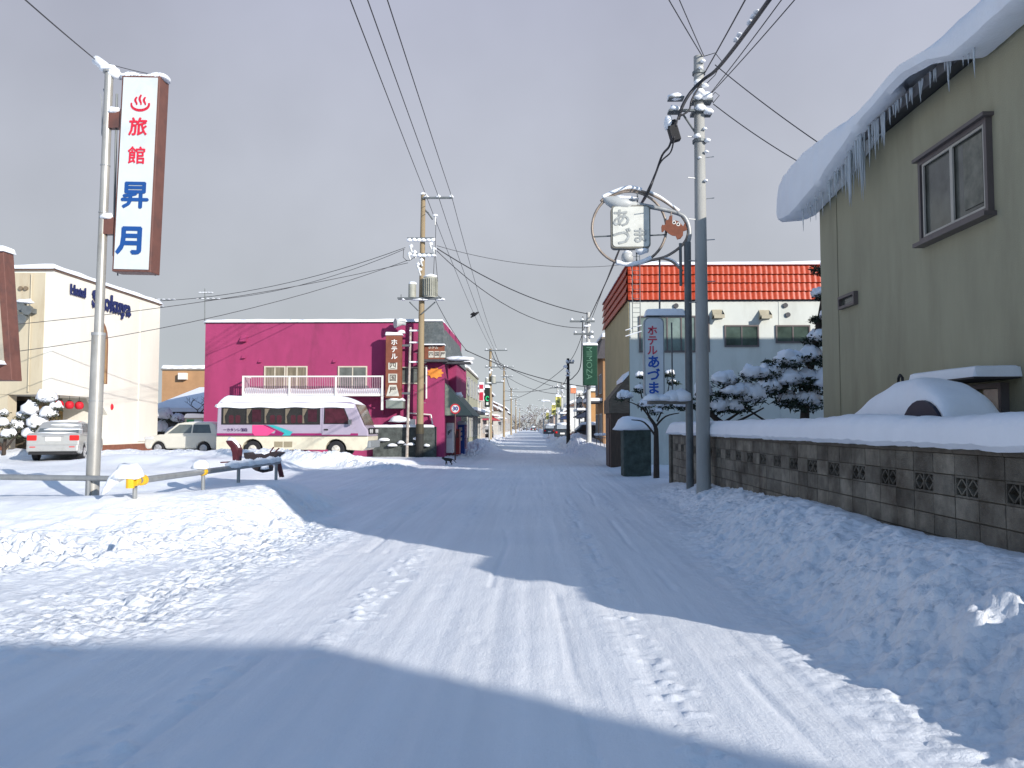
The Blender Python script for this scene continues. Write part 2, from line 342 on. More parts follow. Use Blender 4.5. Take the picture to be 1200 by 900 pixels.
def gm(x, y):                                           # smoothed height, for standing things
    xx = np.array([x-.3, x, x+.3, x, x]); yy = np.array([y, y, y, y-.3, y+.3]); return float(ground(xx, yy)[0].mean())
def grow(a, b, s0, g):
    out = []; x = a; s = s0
    while x < b: s *= g; x += s; out.append(x)
    return out
xl = [-q for q in grow(9, 600, .035, 1.035)][::-1]; xs = np.array(xl+list(np.arange(-9, 5.0, .032))+grow(5, 600, .05, 1.06))
ys = np.array([-q for q in grow(-1.5, 120, .3, 1.25)][::-1]+list(np.arange(1.6, 3.0, .06))+list(np.arange(3.0, 13.0, .032))+grow(13, 60, .034, 1.0085)+grow(60, 1200, .5, 1.035))
ys = np.unique(np.round(ys, 5))
GX, GY = np.meshgrid(xs, ys); Z, RD, CH = ground(GX.ravel(), GY.ravel())
nxx, nyy = len(xs), len(ys)
me = bpy.data.meshes.new('snow_ground'); me.vertices.add(nxx*nyy)
me.vertices.foreach_set('co', np.stack([GX.ravel(), GY.ravel(), Z], 1).astype(np.float32).ravel())
ii = (np.arange(nyy-1)[:, None]*nxx+np.arange(nxx-1)[None, :]).ravel()
q = np.stack([ii, ii+1, ii+nxx+1, ii+nxx], 1).astype(np.int32)
me.loops.add(q.size); me.loops.foreach_set('vertex_index', q.ravel()); me.polygons.add(len(q))
me.polygons.foreach_set('loop_start', np.arange(0, q.size, 4, dtype=np.int32)); me.update(calc_edges=True)
a_ = me.attributes.new('road', 'FLOAT', 'POINT'); a_.data.foreach_set('value', RD.astype(np.float32)); a2_ = me.attributes.new('clods', 'FLOAT', 'POINT'); a2_.data.foreach_set('value', CH.astype(np.float32)); me.shade_smooth()
me.materials.append(snow_ground_mat())
go = bpy.data.objects.new('snow_ground', me); COL.objects.link(go); tag(go, 'snow covered road and verges with wheel tracks and ploughed banks', kind='structure')

# ------------------------------------------------------------------ the beige house on the right and its yard
V3 = Vector
EX = V3((1, 0, 0)); EY = V3((0, 1, 0)); EZ = V3((0, 0, 1))
STUCCO = mat('beige_stucco', (.37, .345, .235), .85, .10, 1.0, .5, 90, dirt=(.26, .24, .165), dscale=.7, stretch=(1.6, 1.6, .35), dlo=.5, dhi=.85)
BROWNW = mat('brown_wood', (.07, .045, .03), .7, .3, 6, stretch=(6, 6, .5))
FASC = mat('dark_fascia', (.06, .06, .065), .6, .2)
WFR = mat('bronze_frame', (.12, .10, .095), .45, .1)
house = thing('beige_house', 'plain beige stucco house with thick roof snow and icicles along its eave', 'house', (5.8, 4.1, 0))
MB().box(5.8, 14.5, 4.1, 16.1, -.5, 6.42).build('wall', STUCCO, house)
rb = MB(); rb.prism([(5.50, 6.36), (5.50, 6.50), (9.8, 7.55), (14.9, 6.50), (14.9, 6.36), (9.8, 7.41)], (0, 3.8, 0), EX, EZ, (0, 12.7, 0))
rb.build('roof', FASC, house)
# gable infill
MB().prism([(5.8, 6.42), (9.8, 7.40), (14.5, 6.42)], (0, 4.12, 0), EX, EZ, (0, 11.9, 0)).build('gable', STUCCO, house)
def roof_snow():
    from mathutils import noise
    b = MB(); ys_ = np.arange(3.6, 17.06, .09); secs = []
    for y in ys_:
        n1 = noise.noise(V3((y*.5, 3, 0))); n2 = noise.noise(V3((y*1.9, 7, 0))); n3 = noise.noise(V3((y*5, 1, 0)))
        top = np.interp(y, [3, 9.9, 11, 12.5, 15.4, 16.7, 17.05], [6.78, 6.78, 6.75, 6.74, 6.98, 6.94, 6.80])+.03*n2
        bot = np.interp(y, [3, 9.0, 10.1, 10.7, 11.4, 11.8, 12.6, 13.2, 14.0, 14.6, 16.2, 17.05], [6.27, 6.27, 6.27, 6.50, 6.62, 6.60, 6.50, 6.36, 6.15, 6.02, 5.86, 5.95])+.035*n1+.02*n2+.015*n3
        n4 = noise.noise(V3((y*11, 5, 0))); lip = 5.30-np.interp(y, [9, 12, 14, 17], [.02, .03, .12, .08])+.03*n1+.03*n3+.015*n4; bot += .018*n4
        inn = np.interp(y, [10.2, 10.6, 11.7, 12.1, 17], [5.80, 5.5, 5.5, 5.79, 5.80])
        pts = [(inn, bot+.10), (inn-.05, bot+.03), (lip+.12, bot), (lip+.03, bot+.06), (lip, bot+.18), (lip+.015, (bot+top)/2+.05), (lip+.06, top-.09), (lip+.17, top-.02), (lip+.4, top+.07)]
        zr = 7.98+.05*n1
        for k in range(1, 7):
            t = k/6; pts.append((lip+.4+(9.8-lip-.4)*t, (top+.07)+(zr-top-.07)*t+.04*noise.noise(V3((y*.6, k, 2)))))
        pts += [(12.3, 7.45), (14.7, 6.95), (15.0, 6.7), (15.0, 6.5), (9.8, 7.5)]
        secs.append(pts)
    m = len(secs[0]); vs = [(p[0], y, p[1]) for y, s in zip(ys_, secs) for p in s]
    fs = [(i*m+k, (i+1)*m+k, (i+1)*m+(k+1) % m, i*m+(k+1) % m) for i in range(len(secs)-1) for k in range(m)]
    fs += [tuple(range(m)), tuple((len(secs)-1)*m+k for k in range(m))[::-1]]
    b.add(vs, fs); return b.build('roof_snow', SNOW, house, smooth='auto'), ys_, secs
rs, ys_, secs = roof_snow()
ICE = bpy.data.materials.new('ice'); ICE.use_nodes = True; bi = ICE.node_tree.nodes['Principled BSDF']
bi.inputs['Base Color'].default_value = (.80, .86, .90, 1); bi.inputs['Roughness'].default_value = .12; bi.inputs['Transmission Weight'].default_value = .55; bi.inputs['IOR'].default_value = 1.31
rnd = random.Random(3)
for k in range(98):
    y = rnd.uniform(9.6, 16.3) if k > 30 else rnd.uniform(12.3, 14.6)
    s = secs[int(min(len(secs)-1, (y-3.6)/.09))]; bot = s[2][1]
    big = math.exp(-((y-13.3)/.75)**2); L = rnd.uniform(.10, .32)+rnd.random()**2*.28+big*rnd.uniform(0, .85)
    if 10.6 < y < 12.2: L *= .5
    x = rnd.uniform(5.36, 5.50); r = .010+.022*L; z0 = bot+.08 if y > 13 else 6.40
    if y < 12.8: x = rnd.uniform(5.42, 5.46)
    ln = rnd.uniform(-.015, .015)
    MB().tube([(x, y, z0+.05), (x+ln*.3, y, z0-L*.25), (x+ln*.5, y+.004, z0-L*.6), (x+ln, y, z0-L)], [r*1.3, r*.8, r*.5, .002], 6).build('icicle', ICE, rs, smooth=True)
gut = MB().box(5.46, 5.50, 3.3, 16.4, 6.31, 6.48).build('fascia_board', FASC, house)
# upstairs window (px 1083-1166) and the two small ones
def yx(px, X): return X*F/(px-620)
def wall_window(x0, x1, zt, zb, X, **k):
    ya, yb = yx(x0, X), yx(x1, X)                        # ya far, yb near
    return window(house, (X, ya, zb), (0, -1, 0), ya-yb, zt-zb, **k)
DG = mat('dim_glass', (.085, .088, .075), .15, .5, 2, spec=.5)
w1 = wall_window(1084, 1166, 5.53, 4.33, 5.8, frame=WFR, glass=DG, panes=1, fw=.06, proud=.08, sill=True)
ya, yb = yx(1088, 5.8), yx(1162, 5.8)
f2 = MB()
for (a, b_) in ((ya, (ya+yb)/2), ((ya+yb)/2, yb)):
    for (p, q) in ((a, a-.035), (b_+.035, b_)): f2.box(5.735, 5.76, q, p, 4.39, 5.47)
    f2.box(5.736, 5.759, b_+.035, a-.035, 4.39, 4.425); f2.box(5.736, 5.759, b_+.035, a-.035, 5.435, 5.47)
f2.build('sash', mat('pale_sash', (.45, .42, .36), .5), w1)
MB().box(5.765, 5.772, yb+.1, yb+.55, 4.5, 5.4).build('curtain', mat('dim_curtain', (.20, .19, .15), .9, .4, 5), w1)
wall_window(986, 1005, 1.65+.4125*5.8, 1.65+.372*5.8, 5.8, frame=WFR, glass=DG, panes=1, fw=.05, proud=.08)
w3 = wall_window(1112, 1176, 1.65+.092*5.8, 1.1, 5.8, frame=WFR, glass=mat('amber_glass', (.26, .23, .13), .15, .5, 3, spec=.5), panes=2, fw=.06, proud=.10)
ya, yb = yx(1100, 5.7), yx(1180, 5.7)
MB().box(5.25, 5.79, yb, ya, 2.22, 2.27).build('canopy', FASC, house)
snowcap(5.27, 5.79, yb, ya, 2.27, .10, house, seed=5, name='canopy_snow')
# wall seams
for ysm in (15.2,): MB().box(5.792, 5.799, ysm, ysm+.02, 0, 6.35).build('wall_seam', mat('seam', (.22, .21, .14), .9), house)
# unseen porch at the near end, added and sized to notch the road shadow
MB().box(5.8, 8.6, 3.15, 4.08, -.5, 3.0).build('porch', STUCCO, house)
snowcap(5.7, 8.6, 3.05, 4.06, 3.0, .38, house, seed=9, name='porch_snow')

# ------------------------------------------------------------------ buildings outside the frame that throw the foreground and street shadows
CONC = mat('grey_render', (.42, .41, .39), .85, .15, 1.2, .3)
def plain_building(name, label, poly, h, m, wins=True):
    o = thing(name, label, 'building', (poly[0][0], poly[0][1], 0))
    MB().prism(poly, (0, 0, -.5), EX, EY, (0, 0, h+.5)).build('wall', m, o)
    cx = sum(p[0] for p in poly)/len(poly); cy = sum(p[1] for p in poly)/len(poly)
    pp = [(p[0]+(p[0]-cx)*.015, p[1]+(p[1]-cy)*.015) for p in poly]
    MB().prism(pp, (0, 0, h+.002), EX, EY, (0, 0, .3)).build('roof_snow', SNOWF, o, bevel=.12)
    n = len(poly)
    if sum(poly[i][0]*poly[(i+1) % n][1]-poly[(i+1) % n][0]*poly[i][1] for i in range(n)) < 0: poly = poly[::-1]
    for i in range(n):
        a = V3((*poly[i], 0)); b = V3((*poly[(i+1) % n], 0)); L = (b-a).length; u = (b-a)/L
        k = int(L/3.2)
        for j in range(k):
            for z in (1.2, 4.0):
                if z+1.3 < h: window(o, a+u*((j+.5)*L/k-.8)+V3((0, 0, z)), u, 1.6, 1.2)
    return o
plain_building('apartment_block', 'grey rendered flat-roofed block standing behind the viewer', [(4, -9.7), (14, -9.5), (25, -17.2), (20, -25), (4, -22)], 7.8, CONC)
plain_building('neighbour_building', 'flat-roofed rendered building behind the beige house', [(13.1, 17.2), (26, 17.2), (26, 24), (13.1, 24)], 9.6, CONC)

# ------------------------------------------------------------------ block wall
def block_mat():
    m = mat('concrete_block', (.235, .21, .165), .9, .25, 7, .7, 60, dirt=(.06, .045, .03), dscale=1.6, dlo=.38, dhi=.70); m = m.copy(); t = m.node_tree; b = t.nodes['Principled BSDF']
    a = N(t, 'ShaderNodeAttribute'); a.attribute_name = 'rnd'
    mr_ = N(t, 'ShaderNodeMapRange'); mr_.inputs[3].default_value = .72; mr_.inputs[4].default_value = 1.18; t.links.new(a.outputs['Fac'], mr_.inputs[0])
    s = N(t, 'ShaderNodeVectorMath', operation='SCALE'); src = b.inputs['Base Color'].links[0].from_socket
    t.links.new(src, s.inputs[0]); t.links.new(mr_.outputs[0], s.inputs['Scale']); t.links.new(s.outputs[0], b.inputs['Base Color'])
    return m
BM = block_mat(); MORT = mat('mortar', (.10, .09, .07), .95, .2)
bw = thing('block_wall', 'long grey concrete block garden wall topped with deep snow', 'wall', (4.0, 13, 0))
Y0, Y1, XW = 4.45, 22.45, 3.95
core = MB(); core.box(XW+.02, XW+.11, Y0, Y1, -.3, 1.005); core.box(XW+.02, XW+.11, Y0, Y1, 1.195, 1.40)
bl = MB(); rn = []; rr = random.Random(5)
dec = MB()
def addblk(y0, y1, z0, z1, xo=0):
    j = lambda: rr.uniform(-.002, .002)
    bl.box(XW-xo+j(), XW+.13+xo, y0+.006, y1-.006+j(), z0+.006, z1-.006+j()); rn.extend([rr.random()]*8)
nblk = int((Y1-Y0)/.4)
for r_ in range(8):
    z0 = -.2+.2*r_
    off = 0
    for k in range(nblk):
        y = Y0+k*.4
        if r_ == 6 and (k % 2 == 1):
            ym, zm = y+.2, z0+.1
            for (a, b_, c_, d_) in ((0, .4, 0, .02), (0, .4, .18, .2), (0, .02, .02, .18), (.38, .4, .02, .18), (.19, .21, .02, .18)): dec.box(XW+.004, XW+.126, y+a, y+b_, z0+c_, z0+d_)
            for q in (0, 1):
                yc = y+.105+q*.19
                for sg in (-1, 1):
                    for s2 in (-1, 1):
                        dec.obox((XW+.065+.001*s2, yc+sg*.042, zm+s2*.038), (.055, 0, 0), V3((0, .055*sg, -.05*s2)), V3((0, .005, .006*sg*s2)))
        elif r_ == 7: addblk(y, y+.4, 1.2, 1.4)
        else:
            if r_ == 6: core.box(XW+.02, XW+.11, y, y+.4, 1.005, 1.195)
            addblk(y, y+.4, z0, z0+.2)
core.build('mortar_core', MORT, bw)
bo = bl.build('block_courses', BM, bw)
ra = bo.data.attributes.new('rnd', 'FLOAT', 'POINT'); ra.data.foreach_set('value', rn)
dec.build('openwork_blocks', BM, bw)
cp = MB(); k = Y0
while k < Y1-.01: cp.box(XW-.015, XW+.145, k+.004, min(Y1, k+.8)-.004, 1.402, 1.455); k += .8
cp.build('coping', mat('coping', (.12, .10, .075), .9, .3, 5, .4), bw)
def wall_snow():
    from mathutils import noise
    b = MB(); yy = np.arange(Y0, Y1+.25, .08); S = []
    for y in yy:
        n1 = noise.noise(V3((y*.45, 1, 4))); n2 = noise.noise(V3((y*1.7, 2, 4))); n3 = noise.noise(V3((y*6, 3, 4)))
        e = max(0, min(1, (Y1+.2-y)/.35))**.5
        w = .19+.05*n1+.015*n2; h = (.27+.06*n1+.03*n2)*e+.005; zb = 1.455-.02*(n3+.4)-.02*n2; cx = XW+.065
        P = [(cx-w+.03, zb+.004*n3)]
        for a in range(0, 181, 15):
            ca, sa = math.cos(math.radians(180-a)), math.sin(math.radians(a)); r_ = 1+.035*noise.noise(V3((y*1.3, a*.02, 9)))
            P.append((cx+ca*w*r_*(1.1 if a < 90 else 1.6), zb+.05*e+(abs(sa)**.55)*h*r_))
        P.append((cx+w+.05, zb)); S.append(P)
    m = len(S[0]); vs = [(p[0], y, p[1]) for y, s in zip(yy, S) for p in s]
    fs = [(i*m+k, (i+1)*m+k, (i+1)*m+(k+1) % m, i*m+(k+1) % m) for i in range(len(S)-1) for k in range(m)]+[tuple(range(m)), tuple((len(S)-1)*m+k for k in range(m))[::-1]]
    b.add(vs, fs); b.build('snow_cap', SNOW, bw, smooth='auto')
wall_snow()
p = MB(); p.box(XW-.06, XW+.16, Y1+.02, Y1+.30, -.3, 1.60); p.build('end_post', BM, bw, bevel=.01)
bpy.data.objects['end_post'].data.attributes.new('rnd', 'FLOAT', 'POINT')

# ------------------------------------------------------------------ car buried in snow between wall and house
sc = thing('snow_buried_car', 'small dark car buried under a rounded dome of snow beside the beige house', 'car', (4.95, 10.7, gm(4.95, 10.7)))
NAVY = mat('navy_paint', (.012, .016, .04), .25, .1, spec=.6)
prof = [(8.78, .5), (8.78, 1.45), (8.9, 1.75), (9.1, 2.0), (10.4, 2.02), (11.1, 1.84), (11.5, 1.5), (12.0, 1.35), (12.0, .5)]
MB().prism(prof, (4.56, 0, 0), EY, EZ, (.52, 0, 0)).build('body', NAVY, sc, bevel=.08, seg=3)
MB().prism([(9.28+.50*math.cos(a), 1.50+.45*math.sin(a)) for a in np.linspace(0, math.pi, 14)], (4.425, 0, 0), EY, EZ, (.13, 0, 0)).build('side_window', mat('navy_glass', (.008, .014, .035), .45, .2, spec=.3), sc)
def dome():
    from mathutils import noise
    b = MB(); nx_, ny_ = 30, 56; vs = []; x0, x1, y0, y1 = 4.46, 5.16, 8.72, 12.1
    for j in range(ny_+1):
        for i in range(nx_+1):
            x = x0+(x1-x0)*i/nx_; y = y0+(y1-y0)*j/ny_
            px_ = (x-(x0+x1)/2)/((x1-x0)/2); 
            e = max(0, 1-abs(px_)**3)**.45
            prof_ = np.interp(y, [8.72, 8.8, 8.98, 9.3, 9.9, 10.4, 11.1, 11.6, 12.1], [1.5, 1.84, 2.02, 2.16, 2.23, 2.22, 2.05, 1.85, 1.5])
            base = 1.5+.46*max(0, 1-((y-9.28)/.54)**2)**.5*(x < 4.9)
            z = base+(max(prof_, base+.01)-base)*e+.025*noise.noise(V3((x*2, y*2, 1)))
            vs.append((x, y, z))
    fs = [(j*(nx_+1)+i, j*(nx_+1)+i+1, (j+1)*(nx_+1)+i+1, (j+1)*(nx_+1)+i) for j in range(ny_) for i in range(nx_)]
    k = len(vs); vs += [(v[0], v[1], v[2]) for v in []]
    rim = [i for i in range(nx_+1)]+[j*(nx_+1)+nx_ for j in range(1, ny_+1)]+[ny_*(nx_+1)+i for i in range(nx_-1, -1, -1)]+[j*(nx_+1) for j in range(ny_-1, 0, -1)]
    c0 = len(vs)
    vs += [(vs[r][0]*.9+.5, vs[r][1], vs[r][2]-.3) for r in rim]
    n_ = len(rim); fs += [(rim[q], rim[(q+1) % n_], c0+(q+1) % n_, c0+q) for q in range(n_)][::1]
    b.add(vs, fs); b.build('snow_dome', SNOW, sc, smooth='auto')
dome()
aq = at(1071, 449, 10.9)
MB().tube([(4.95, 10.97, 2.18), (4.95, 10.95, 2.30), (4.95, 10.9, 2.34), (4.95, 10.84, 2.30), (4.95, 10.82, 2.18)], .018, 6).build('wiper_loop', BLACK, sc, smooth=True)

# ------------------------------------------------------------------ concrete utility pole on the right, and the curved shop lamp
CPOLE = mat('pole_concrete', (.34, .34, .32), .8, .12, 3, .3, 50, stretch=(1, 1, .3))
GALV = mat('galvanised', (.36, .37, .37), .5, .18, 6, metal=.35)
DGALV = mat('dark_galvanised', (.13, .145, .15), .5, .2, 4, metal=.2)
P2 = V3((3.70, 17.35, 0)); g2 = gm(3.7, 17.35)
cpx = thing('utility_pole', 'tall round concrete utility pole standing against the block wall', 'utility pole', (P2.x, P2.y, g2))
MB().tube([(P2.x, P2.y, -.3), (P2.x, P2.y, 9.7)], [.158, .105], 20).build('pole', CPOLE, cpx, smooth='auto')
def px2(px, py, Y=17.35): return at(px, py, Y)
for (py, w, d) in ((119, 44, .0), (133, 46, .03)):
    q = px2(822, py); l = 0 if py == 119 else 0
    MB().box(q.x-.22, q.x+.22, P2.y-.16, P2.y+.16, q.z-.03, q.z+.03).build('band_bracket', DGALV, cpx)
arm = px2(786, 133)
MB().box(arm.x, P2.x+.2, P2.y-.19, P2.y-.13, arm.z-.025, arm.z+.025).build('crossarm', DGALV, cpx)
MB().cyl(px2(801, 135), px2(822, 166), .022, n=6).build('arm_brace', DGALV, cpx)
for (x, y, w, h) in ((792, 115, 18, 7), (790, 130, 14, 9)):
    c_ = px2(x, y, 17.2); ww = w*17.2/F/2; hh = h*17.2/F/2
    b_ = MB().box(c_.x-ww, c_.x+ww, c_.y-.12, c_.y+.12, c_.z-hh*.5, c_.z+.0); o_ = b_.build('junction_box', DGALV, cpx)
    MB().blob((c_.x, c_.y, c_.z), (ww*1.1, .16, .11), seed=x).build('snow_cap', SNOW, o_, smooth=True)
c_ = px2(789, 154, 17.2)
MB().obox(c_, (.10, 0, .03), (0, .09, 0), (-.06, 0, .22)).build('splice_case', BLACK, cpx, bevel=.02)
MB().blob(px2(783, 144, 17.2), (.09, .12, .17), seed=4, flat=1).build('snow_lump', SNOW, cpx, smooth=True)
for i, (x, y, r_) in enumerate([(824, 72, .06), (821, 80, .05), (818, 97, .10), (826, 101, .08), (819, 109, .13), (827, 114, .14), (818, 115, .1), (820, 128, .13), (830, 131, .11), (817, 160, .08), (829, 165, .07), (826, 151, .05), (828, 178, .05), (820, 185, .04), (827, 212, .05)]):
    q = px2(x, y, 17.22); MB().blob((q.x, q.y, q.z), (r_, r_, r_*.8), seed=i, flat=.6, sub=2).build('snow_lump', SNOW, cpx, smooth=True)
for (x, y) in ((822, 86), (822, 166)):
    q = px2(x, y); MB().cyl((P2.x, P2.y, q.z-.03), (P2.x, P2.y, q.z+.03), .155 if y > 100 else .14, n=16).build('steel_band', DGALV, cpx)
for i in range(9):
    q = 7.9-.45*i
    if q > 3.2:
        s_ = 1 if i % 2 else -1; MB().cyl((P2.x+s_*.12, P2.y-.05, q), (P2.x+s_*.28, P2.y-.1, q), .011, n=5).build('climbing_peg', GALV, cpx)
MB().tube([px2(825, 66), px2(838, 62), px2(846, 72), px2(838, 88), px2(826, 100)], .009, 5).build('jumper_loop', BLACK, cpx, smooth=True)
MB().tube([px2(836, 120), px2(843, 112), px2(838, 108), px2(833, 114), px2(836, 121)], .008, 5).build('jumper_loop', BLACK, cpx, smooth=True)

YL = 18.4
def pl(px, py, Y=YL): return at(px, py, Y)
b3 = pl(808, 500); P3 = V3((b3.x, YL, 0)); g3 = gm(P3.x, YL)
lp = thing('ring_street_lamp', 'decorative ring street lamp of bent steel tube with a snowy lamp head', 'street lamp', (P3.x, YL, g3))
zt = pl(808, 284).z
MB().cyl((P3.x, YL, 0), (P3.x, YL, zt), .085, .08, 14).build('pole', DGALV, lp, smooth='auto')
MB().cyl((P3.x-.16, YL, zt-1.0), (P3.x-.16, YL, zt-.02), .035, n=8).build('conduit', DGALV, lp, smooth='auto')
def curve(pts, n=6):
    P = [pts[0]]+pts+[pts[-1]]; out = []
    for i in range(1, len(P)-2):
        for k in range(n):
            t = k/n; a, b, c, d = P[i-1], P[i], P[i+1], P[i+2]
            out.append(.5*((2*b)+(c-a)*t+(2*a-5*b+4*c-d)*t*t+(3*b-a-3*c+d)*t**3))
    return out+[pts[-1]]
MB().tube(curve([V3((P3.x, YL, zt-.05)), pl(808, 275), pl(806, 262), pl(799, 252), pl(780, 246), pl(760, 242), pl(744, 239)]), .052, 10).build('lamp_arm', GALV, lp, smooth=True)
hd = MB(); 
hp = [pl(706, 233), pl(712, 235), pl(722, 238), pl(735, 240), pl(746, 240)]
hd.tube(hp, [.02, .10, .17, .16, .06], 14); ho = hd.build('lamp_head', mat('lamp_grey', (.45, .47, .47), .4, .1), lp, smooth=True)
MB().blob(pl(733, 234), (.30, .17, .09), seed=8, flat=.3).build('snow_cap', SNOW, ho, smooth=True)
ring = []
c0 = pl(737.4, 267); rr_ = 43.8*YL/F
for k in range(49):
    a = 2*math.pi*k/48; ring.append(V3((c0.x+rr_*math.cos(a), YL+.02, c0.z+rr_*math.sin(a))))
BRZ = mat('weathered_tube', (.28, .23, .19), .45, .35, 5, metal=.3)
MB().tube(ring, .030, 8, caps=False).build('ring', BRZ, lp, smooth=True)
MB().tube(curve([pl(704, 236), pl(715, 228), pl(736, 222), pl(758, 226), pl(780, 237), pl(797, 251), pl(806, 267), pl(804, 281), pl(794, 292), pl(779, 301), pl(763, 305), pl(742, 311)]), .032, 8).build('outer_curve', BRZ, lp, smooth=True)
MB().tube(curve([pl(765, 305), pl(776, 303), pl(788, 307), pl(800, 318)]), .028, 8).build('strut', BRZ, lp, smooth=True)
MB().tube(curve([pl(706, 231, YL-.01), pl(720, 224.5, YL-.01), pl(737, 219.5, YL-.01), pl(752, 222.5, YL-.01)])+[], .045, 8).build('snow_strip', SNOW, lp, smooth=True)
MB().tube(curve([pl(758, 224), pl(772, 230), pl(786, 240), pl(796, 247)]), .034, 8).build('snow_strip', SNOW, lp, smooth=True)
MB().tube(curve([pl(722, 307), pl(737, 309.5), pl(752, 307), pl(763, 302)]), .055, 8).build('snow_strip', SNOW, lp, smooth=True)
MB().tube(curve([pl(776, 301.5), pl(788, 305), pl(796, 312)]), .025, 6).build('snow_strip', SNOW, lp, smooth=True)
for a, b in (((696, 277.5), (717, 276.5)), ((760, 276), (781, 275)), ((747, 226), (747, 243)), ((726, 228), (726, 233)), ((746, 296), (746, 312))):
    MB().cyl(pl(*a), pl(*b), .018, n=6).build('bar', DGALV, lp)
# hanging sign panel
sg = thing('ring_sign_panel', 'faded white square panel with grey hiragana hanging inside the ring lamp', 'sign', pl(738, 291))
a, b = pl(717.5, 290.7), pl(759.7, 243.6); rc = .09
def rrect(x0, x1, z0, z1, r, n=5):
    out = []
    for cx, cz, s in ((x1-r, z1-r, 0), (x0+r, z1-r, 90), (x0+r, z0+r, 180), (x1-r, z0+r, 270)):
        for k in range(n+1):
            t = math.radians(s+90*k/n); out.append((cx+r*math.cos(t), cz+r*math.sin(t)))
    return out
MB().prism(rrect(a.x-.03, b.x+.03, a.z-.03, b.z+.03, rc), (0, YL-.11, 0), EX, EZ, (0, .22, 0)).build('casing', mat('sign_casing', (.16, .155, .13), .5), sg)
MB().prism(rrect(a.x+.005, b.x, a.z+.005, b.z, rc*.8), (0, YL-.125, 0), EX, EZ, (0, .013, 0)).build('face', mat('faded_white', (.62, .63, .58), .5, .12, 4, dirt=(.45, .45, .40), dlo=.45, dhi=.8), sg)
GREYL = mat('faded_grey_letters', (.33, .35, .345), .6, .3, 9)
for ch, px_, py_, s in (('あ', 728, 257, .44), ('づ', 729, 279, .44), ('ま', 750, 277, .38)):
    text(ch, pl(px_, py_, YL-.130), EX, EZ, s, GREYL, sg, depth=.006, fat=.010)
cb = pl(735, 301.5)
gl = MB(); bm = bmesh.new(); bmesh.ops.create_uvsphere(bm, u_segments=16, v_segments=10, radius=.14)
gl.add([(v.co.x+cb.x, v.co.y+YL, v.co.z+cb.z) for v in bm.verts], [tuple(v.index for v in f.verts) for f in bm.faces]); bm.free()
gl.build('globe', mat('globe', (.45, .46, .45), .3, .05), lp, smooth=True)
MB().blob((cb.x, YL, cb.z+.09), (.11, .11, .07), seed=3).build('snow_cap', SNOW, lp, smooth=True)
MB().blob(pl(752, 294, YL), (.16, .12, .10), seed=6, flat=.8).build('snow_lump', SNOW, sg, smooth=True)
# crab emblem, a flat cut-out
cr_ = thing('crab_emblem', 'flat brown metal crab cut-out with round eyes on the ring lamp', 'ornament', pl(791, 268))
CR = [(698, 505), (695, 455), (705, 435), (722, 440), (735, 430), (738, 395), (765, 385), (775, 350), (802, 345), (800, 385), (800, 400), (835, 395), (860, 405), (885, 430), (905, 450), (925, 410), (935, 420), (930, 455), (943, 470), (940, 488), (905, 500), (903, 540), (880, 570), (848, 578), (835, 545), (800, 540), (765, 520), (742, 495), (728, 488), (710, 508)]
def cz(q, Y=YL-.10): return pl(690+q[0]/8.18, 210+q[1]/8.18, Y)
pts = [cz(q) for q in CR]; o0 = cz((820, 460))
MB().prism([(p.x-o0.x, p.z-o0.z) for p in pts], o0, EX, EZ, (0, .02, 0)).build('body', mat('rust_brown', (.16, .045, .02), .6, .2, 8), cr_)
for q in ((818, 414), (858, 432)):
    c = cz(q, YL-.103)
    e_ = MB(); e_.cyl((c.x, YL-.105, c.z), (c.x, YL-.1005, c.z), .042, n=14); eo = e_.build('eye', WHITE, cr_)
    MB().cyl((c.x, YL-.110, c.z), (c.x, YL-.1055, c.z), .024, n=12).build('pupil', BLACK, eo)
MB().cyl(pl(787, 246), cz((785, 360)), .015, n=6).build('hanger', BRZ, cr_)
# vertical hotel sign beneath the lamp
vsn = thing('hotel_column_sign', 'narrow white rounded column sign with red and blue characters on the lamp pole', 'sign', pl(766, 466))
Yv = YL+.1
a, b = pl(754.5, 467, Yv), pl(777.5, 372, Yv)
MB().prism(rrect(a.x, b.x, a.z, b.z, .14), (0, Yv-.09, 0), EX, EZ, (0, .18, 0)).build('casing', mat('sign_back_grey', (.30, .33, .34), .5, .1), vsn, bevel=.01)
MB().prism(rrect(a.x+.03, b.x-.03, a.z+.03, b.z-.03, .12), (0, Yv-.096, 0), EX, EZ, (0, .004, 0)).build('face', mat('sign_face_pale', (.60, .64, .66), .45, .08), vsn)
for i, ch in enumerate('ホテル'): text(ch, pl(764.5, 388+i*11.6, Yv-.102), EX, EZ, .235, mat('sign_pink_red', (.55, .06, .10), .5), vsn, depth=.005, bold=.006)
for i, ch in enumerate('あづま'): text(ch, pl(766, 425+i*15.3, Yv-.102), EX, EZ, .30, mat('sign_blue', (.02, .09, .42), .5), vsn, depth=.005, bold=.008)
tb = MB(); q0, q1 = pl(757, 369.5, Yv), V3((P3.x, Yv, 0))
tb.box(q0.x, P3.x, Yv-.1, Yv+.1, q0.z-.03, q0.z+.01); tb.build('top_bracket', DGALV, vsn)
snowcap(q0.x, P3.x-.1, Yv-.13, Yv+.13, q0.z+.01, .12, vsn, seed=2)
q0 = pl(757, 469, Yv)
MB().box(q0.x+.05, P3.x+.05, Yv-.17, Yv+.17, q0.z-.09, q0.z-.0).build('shelf_bracket', mat('old_wood', (.16, .15, .13), .8, .2), vsn)
for i_, (t_, h_) in enumerate(((.12, .16), (.38, .15), (.62, .22), (.86, .27))): MB().blob((q0.x+.05+(P3.x-q0.x-.1)*t_, Yv-.05, q0.z), (.26, .26, h_), seed=i_+3, flat=.15, amp=.12).build('shelf_snow', SNOW, vsn, smooth=True)
MB().cyl(pl(787, 378, Yv), pl(788, 458, Yv), .018, n=6).build('rod', DGALV, vsn)
